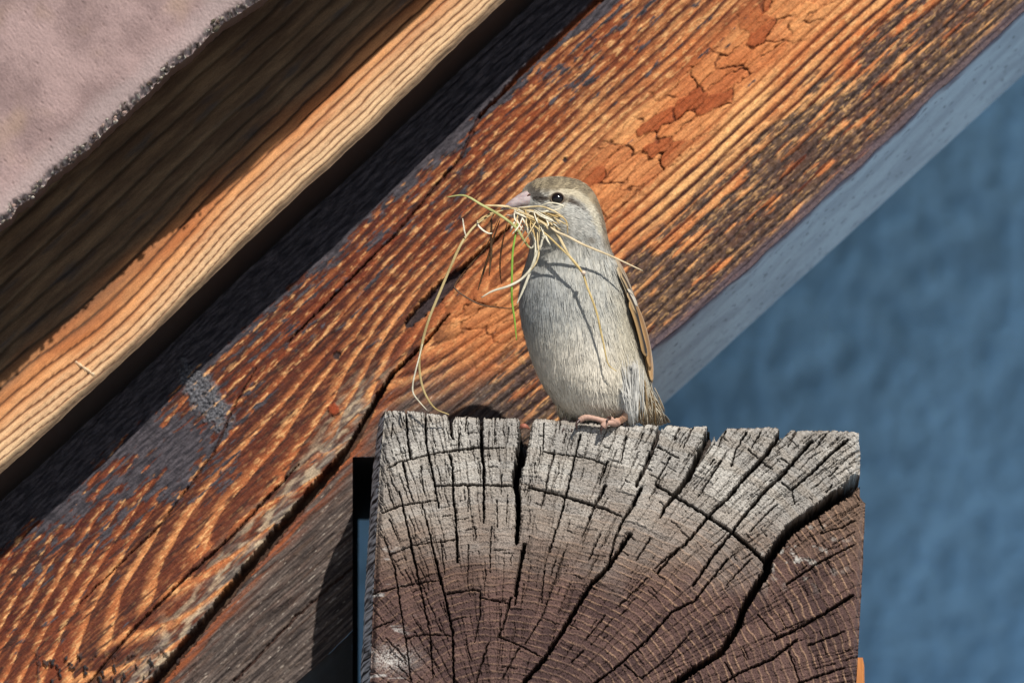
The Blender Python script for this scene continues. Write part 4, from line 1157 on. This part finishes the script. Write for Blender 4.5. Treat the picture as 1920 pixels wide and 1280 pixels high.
# fluffy tufts: thigh feathers and vent, built from many fine barbs
def tuft(name, spots, n_, ln_, wd_, cpal, rnds=4):
    q = random.Random(rnds); parts = []
    for k in range(n_):
        (x0, y0, f0, x1, y1, f1_, sp_) = q.choice(spots)
        dx = q.gauss(0, sp_); dy = q.gauss(0, sp_ * 1.3); e = q.gauss(0, sp_ * .5)
        a = PF(x0 + dx, y0 + dy, f0 + q.gauss(0, .0012)); b = PF(x1 + dx * .8 + e, y1 + min(4, dy * .4) + q.gauss(0, 4), f1_ + q.gauss(0, .0012))
        mdl = (a + b) / 2 - FW * 0.0012 + RT * q.gauss(0, .0004)
        nr = -FW + np.array([q.gauss(0, .3), 0, q.gauss(0, .3)])
        c_ = cpal(q, x0 + dx, y0 + dy)
        parts.append(blade(resample([a, mdl, b], 6), nr, wd_ * q.uniform(.6, 1.3), lambda t, u, c_=c_: mix(np.broadcast_to(np.array(c_) * .68, t.shape + (3,)), c_, sstep(0, .6, t)), .2, 3))
    V, Fe, C = join(parts)
    o = mesh_np(name, V, Fe, C, M_feather); o["kind"] = "stuff"; adopt(o, bird)
tuft("thigh_feathers", [(1172, 705, -.012, 1182, 770, -.0085, 8), (1188, 690, -.0115, 1190, 782, -.0080, 6), (1168, 730, -.012, 1178, 766, -.0095, 5), (1176, 740, -.012, 1184, 790, -.008, 5)], 300, .012, .00022,
     lambda q, x, y: A(*(np.array((252, 250, 244)) + q.uniform(-40, 3))))
tuft("vent_feathers", [(1196, 720, -.004, 1206, 778, .000, 7), (1206, 730, .000, 1220, 786, .006, 7), (1214, 738, .004, 1234, 794, .012, 6), (1192, 735, -.004, 1196, 786, .002, 9), (1216, 738, .002, 1236, 778, .010, 5),
                       (1060, 735, .002, 1056, 784, .006, 6), (1075, 748, .000, 1072, 788, .004, 8), (1100, 752, -.006, 1104, 784, -.001, 10), (1135, 750, -.008, 1140, 782, -.003, 10)], 620, .012, .00022,
     lambda q, x, y: (A(*(np.array((232, 220, 196)) + q.uniform(-25, 10))) if x < 1150 or q.random() < .65 else A(*(np.array((166, 138, 98)) + q.uniform(-20, 20)))))
# feet
def toe(pts, r0, r1, claw, nm="toe"):
    p_ = resample(np.array(pts) + np.array([0, -0.0006, -0.0012]), 26)
    r_ = 1.08 * np.linspace(r0, r1, 26) * (1 + .12 * np.sin(np.linspace(0, 9.5, 26)) + .07 * np.sin(np.linspace(0, 60, 26)))
    V, F_ = tube(p_, r_, 10)
    cl = resample(np.array(claw) + np.array([0, -0.0008, -0.0012]), 10); V2, F2_ = tube(cl, np.linspace(r1 * .75, .00008, 10), 8)
    return (V, F_, A(198, 160, 142)), (V2, F2_, A(70, 48, 44))
def foot(toes, tars):
    V, F_ = tube(resample(tars, 24), np.linspace(.0020, .0016, 24) * (1 + .06 * np.sin(np.linspace(0, 50, 24))), 12)
    leg = mesh_np("leg", V, F_, np.tile(A(222, 176, 146), (len(V), 1)), M_skin); adopt(leg, bird)
    for (pts, claw, r0, r1) in toes:
        a, b = toe(pts, r0, r1, claw)
        t_ = mesh_np("toe", a[0], a[1], np.tile(a[2], (len(a[0]), 1)), M_skin); t_.parent = leg
        # claw joined to the toe's own mesh level: a second child of the leg
        c_ = mesh_np("claw", b[0], b[1], np.tile(b[2], (len(b[0]), 1)), M_beak); c_.parent = leg
Pp = lambda *l: [P(a[0], a[1], a[2]) for a in l]
foot([(Pp((1154, 788, .001), (1136, 786, -.003), (1116, 780, -.004), (1098, 778, -.0035), (1086, 784, -.003)), Pp((1087, 783, -.0034), (1081, 790, -.0045), (1081, 799, -.004), (1083, 804, -.003)), .0013, .0012),
      (Pp((1156, 790, .001), (1146, 788, -.0035), (1136, 790, -.0045), (1130, 796, -.0045)), Pp((1130, 795, -.0048), (1127, 802, -.0052), (1127, 810, -.004)), .0013, .0014),
      (Pp((1160, 789, .001), (1150, 784, -.003), (1144, 780, -.0038)), Pp((1144, 780, -.0042), (1140, 778, -.006), (1139, 784, -.0072), (1140, 791, -.007)), .0012, .0010),
      (Pp((1164, 790, .003), (1172, 794, .010), (1178, 800, .018)), Pp((1178, 800, .018), (1181, 806, .021), (1181, 812, .021)), .0011, .0009)],
     Pp((1182, 768, -.002), (1174, 779, -.0015), (1164, 787, .0005), (1155, 790, .001)))
foot([(Pp((1080, 797, .012), (1070, 797, .006), (1060, 798, .003)), Pp((1060, 798, .003), (1056, 801, .001), (1055, 806, .001)), .0012, .001),
      (Pp((1082, 797, .012), (1078, 797, .006), (1074, 799, .003)), Pp((1074, 799, .003), (1072, 802, .001), (1072, 806, .001)), .0012, .001),
      (Pp((1084, 797, .013), (1090, 799, .020), (1094, 803, .028)), Pp((1094, 803, .028), (1096, 807, .031), (1096, 811, .031)), .0011, .0009)],
     Pp((1092, 770, .010), (1088, 780, .011), (1084, 792, .012), (1082, 797, .012)))

# ------------------------------------------------------------------ the grass in the beak
z1 = lambda l: [(x / 4 + 820, y / 4 + 300) for x, y in l]
ST, SD, SG, SB, SWt = (228, 206, 160), (96, 66, 40), (140, 182, 70), (206, 176, 120), (246, 238, 214)  # the dark brown paints the head's shade onto stems left of it
GR = "grass stems held in the sparrow's beak"
def stem(pts, fz, wpx, col, label, group=GR, tipw=0.35, name="grass_stem", seed=0, flat=.4, col2=None):
    n_ = max(18, 6 * len(pts)); kq = random.Random(900 + seed)
    pts = [pts[0]] + [(a[0] + kq.uniform(-1.2, 1.2), a[1] + kq.uniform(-1.2, 1.2)) for a in pts[1:-1]] + [pts[-1]]
    f_ = np.interp(np.linspace(0, 1, len(pts)), np.linspace(0, 1, len(fz)), fz) / 1000.0
    f_ = [ff + 0.0042 * math.exp(-((a[0] - 982) / 42) ** 2 - ((a[1] - 393) / 24) ** 2) for a, ff in zip(pts, f_)]
    p_ = resample(np.array([PF(a[0], a[1], ff) for a, ff in zip(pts, f_)]), n_)
    t = np.linspace(0, 1, n_)
    r_ = wpx * MMPX * .6 * (1 - (1 - tipw) * np.abs(2 * t - 1) ** 3) * (1 + .14 * fbm(t * 9 + seed * 3.1, t * 0, 400 + seed, 2))
    V, F_ = tube(p_, r_, 7, flat)
    tt = np.repeat(t, 7)
    c_ = mix(A(*col), A(*(col2 or [max(0, v_ - 30) for v_ in col])), sstep(-.2, .4, fbm(tt * 7 + seed, tt * 0, 420 + seed, 2)) if col2 is None else tt)
    # cap the ends
    o = mesh_np(name, V, F_, c_, M_straw, tris=np.array([(0, k + 1, k) for k in range(1, 6)] + [((n_ - 1) * 7, (n_ - 1) * 7 + k, (n_ - 1) * 7 + k + 1) for k in range(1, 6)]))
    tag(o, label, "grass stem", group)
    return o
k = 0
L_ = [
 (z1([(70, 278), (200, 270), (330, 335), (440, 395), (540, 460), (600, 520), (640, 590), (690, 655), (722, 660)]), [-12, -16, -20, -24, -22, -20, -18], 4.6, (190, 190, 128), "pale green stem slanting down across the beak, its tip farthest left at the top"),
 (z1([(350, 340), (480, 347), (600, 360), (680, 372)]), [-14, -15, -16], 4.2, ST, "short tan stem poking straight out just above the beak tip"),
 (z1([(605, 465), (582, 560), (566, 700), (555, 900), (560, 1060), (580, 1200), (594, 1352)]), [-19, -22, -23, -22, -22], 3.6, SG, "bright green blade hanging straight down left of the breast"),
 (z1([(715, 490), (735, 600), (740, 680), (720, 790), (640, 890), (540, 940), (420, 985), (330, 1030)]), [-21, -23, -24, -23, -20], 4.2, SWt, "pale blade curving down to the left across the green blade"),
 (z1([(790, 540), (780, 620), (740, 720), (690, 840), (640, 980), (596, 1080)]), [-22, -24, -24, -23, -22], 4.4, SWt, "pale blade dropping along the left outline of the breast"),
 (z1([(680, 430), (720, 490), (820, 560), (930, 665), (1000, 740), (1080, 840), (1120, 950), (1160, 1050), (1200, 1160), (1225, 1280)]) + [(1131, 645), (1139, 682), (1156, 696)], [-21, -24, -25, -25, -24.5, -23, -21.5, -20.5], 3.6, (222, 196, 136), "long yellow stem hanging down the breast with a knot halfway"),
 (z1([(800, 440), (880, 520), (980, 580), (1100, 640), (1300, 720), (1540, 830)]), [-22, -24, -25, -24, -20, -14], 4.0, (226, 206, 170), "straight stem pointing right past the bird's shoulder"),
 (z1([(560, 360), (640, 372), (740, 392), (830, 450), (900, 550), (950, 640), (1000, 735), (1080, 842)]), [-16, -20, -22, -23.5, -24.5, -25, -24.8], 4.8, ST, "thick tan stem running from the beak to the knot on the breast"),
 (z1([(600, 357), (700, 345), (800, 357), (870, 376), (942, 346), (905, 326), (840, 324), (760, 345), (700, 352)]), [-18, -20, -22, -23, -23, -22, -21], 2.8, SWt, "looped pale blade right below the eye"),
 (z1([(540, 362), (700, 385), (800, 400), (940, 432)]), [-16, -20, -22, -22], 3.6, ST, "tan stem lying flat across the cheek"),
 (z1([(690, 378), (860, 402), (960, 450), (980, 560)]), [-20, -22, -23, -22], 2.6, SB, "thin brownish stem bending down over the cheek"),
 ([(944, 394), (925, 399), (892, 422), (874, 444), (862, 463), (848, 491), (830, 534), (805, 599), (790, 649), (787, 685), (794, 728), (815, 764), (842, 777)], [-14, -16, -20, -22, -22, -20, -17, -13], 4.4, (206, 184, 132), "longest stem curving from the beak down to the beam's top edge"),
 ([(792, 645), (786, 668), (780, 694), (774, 718), (776, 736), (786, 752), (801, 769)], [-21.5, -21.5, -20, -16], 2.6, SWt, "thin stem splitting from the longest one and reaching the beam further left"),
 (z1([(190, 438), (205, 520), (216, 578)]), [-21, -21, -20.5], 2.6, SWt, "short pale tip sticking up from the longest stem"),
 (z1([(470, 420), (385, 620), (330, 690), (230, 810), (140, 930), (142, 970), (220, 1030), (330, 1085), (450, 1108), (550, 1108), (604, 1088)]), [-12, -6, -4, -4, -6, -8, -10, -12], 2.8, SD, "dark brown stem bent into a wide hook left of the breast"),
 (z1([(470, 450), (420, 600), (390, 700), (340, 850), (305, 975)]), [-10, -6, -3, -2], 3.8, SD, "dark straight stem below the beak slanting down to the left"),
 (z1([(410, 430), (402, 560), (400, 700), (388, 870)]), [-12, -8, -5, -4], 4.0, (110, 84, 60), "mottled dark stem hanging straight down left of the green blade"),
 (z1([(525, 470), (490, 600), (470, 720), (475, 830), (481, 930)]), [-8, -4, -2, -1], 2.6, SD, "thin dark stem with a slight curve nearest the green blade"),
 (z1([(300, 455), (305, 490), (340, 530), (380, 550), (412, 550)]), [-17, -18, -18, -17], 3.2, SWt, "small white curl left of the beak"),
 (z1([(295, 470), (340, 430), (400, 402), (440, 392)]), [-19, -18, -17], 3.2, SB, "brownish stem in the small fork left of the beak"),
 (z1([(345, 520), (385, 480), (410, 440), (428, 400)]), [-17, -17, -16], 2.4, SD, "short dark stem crossing the white curl"),
 (z1([(640, 430), (605, 500), (562, 556)]), [-22, -23, -23], 2.6, SWt, "pale splinter crossing the top of the green blade"),
 (z1([(690, 470), (715, 540), (726, 620), (712, 662), (690, 650)]), [-21, -22, -22, -20], 3.2, SWt, "pale blade closing the loop at the throat"),
 (z1([(750, 470), (750, 620), (762, 700), (735, 770), (700, 830)]), [-22, -24, -25, -25], 3.0, ST, "tan blade hanging in front of the throat"),
 (z1([(775, 500), (800, 570), (790, 610), (765, 680)]), [-24, -25, -25, -25], 2.4, SWt, "thin pale hook in front of the throat"),
 (z1([(620, 362), (760, 352), (850, 372), (950, 428)]), [-19, -22, -23, -22], 3.0, ST, "tan stem arching below the eye"),
 (z1([(590, 380), (700, 420), (800, 480), (830, 520)]), [-20, -23, -25, -25], 4.2, ST, "stout tan stem crossing the chin"),
 (z1([(650, 420), (690, 440), (790, 480), (870, 470), (900, 480)]), [-22, -24, -25, -24], 2.6, SB, "brown stem kinked under the cheek"),
 (z1([(720, 370), (800, 420), (830, 480), (800, 500)]), [-21, -24, -25, -25], 2.6, SWt, "pale blade curling back under the cheek"),
]
for (pts, fz, wp_, col, lab) in L_:
    stem(pts, fz, wp_, col, lab, seed=k); k += 1
# the knot of the yellow stem
V, F_ = ball(PF(1094, 512, -.0252), .0011, -FW + .3 * UP, 1.3, 14, 9)
kn = mesh_np("seed_husk", V * 1.0, F_, np.tile(A(240, 214, 190), (len(V), 1)), M_straw)
tag(kn, "pale papery husk on the knot of the long yellow stem", "husk")
# the short tangled ends in the bunch
rb = random.Random(21)
for q_ in range(56):
    x0 = rb.uniform(962, 1024); y0 = 392 + (x0 - 962) * .12 + rb.uniform(-2, 7)
    a_ = math.radians(rb.choice([rb.uniform(20, 75), rb.uniform(75, 130), rb.uniform(-5, 40)])); ln_ = rb.uniform(14, 42) if q_ < 40 else rb.uniform(40, 85)
    x1, y1 = x0 + math.cos(a_) * ln_ * .5 + rb.uniform(-5, 5), y0 + math.sin(a_) * ln_ * .5 + rb.uniform(-3, 3)
    x2, y2 = x0 + math.cos(a_) * ln_, y0 + math.sin(a_) * ln_
    f0 = -17 - (x0 - 960) * .07 + rb.uniform(-3, 2)
    stem([(x0, y0), (x1, y1), (x2, y2)], [f0, f0 - 2, f0 - 2 + rb.uniform(-2, 2)], rb.uniform(1.5, 3.4), rb.choice([SWt, SWt, ST, SB]), "short dry stem end in the tangle right under the beak", "short stem ends tangled under the beak", seed=50 + q_)
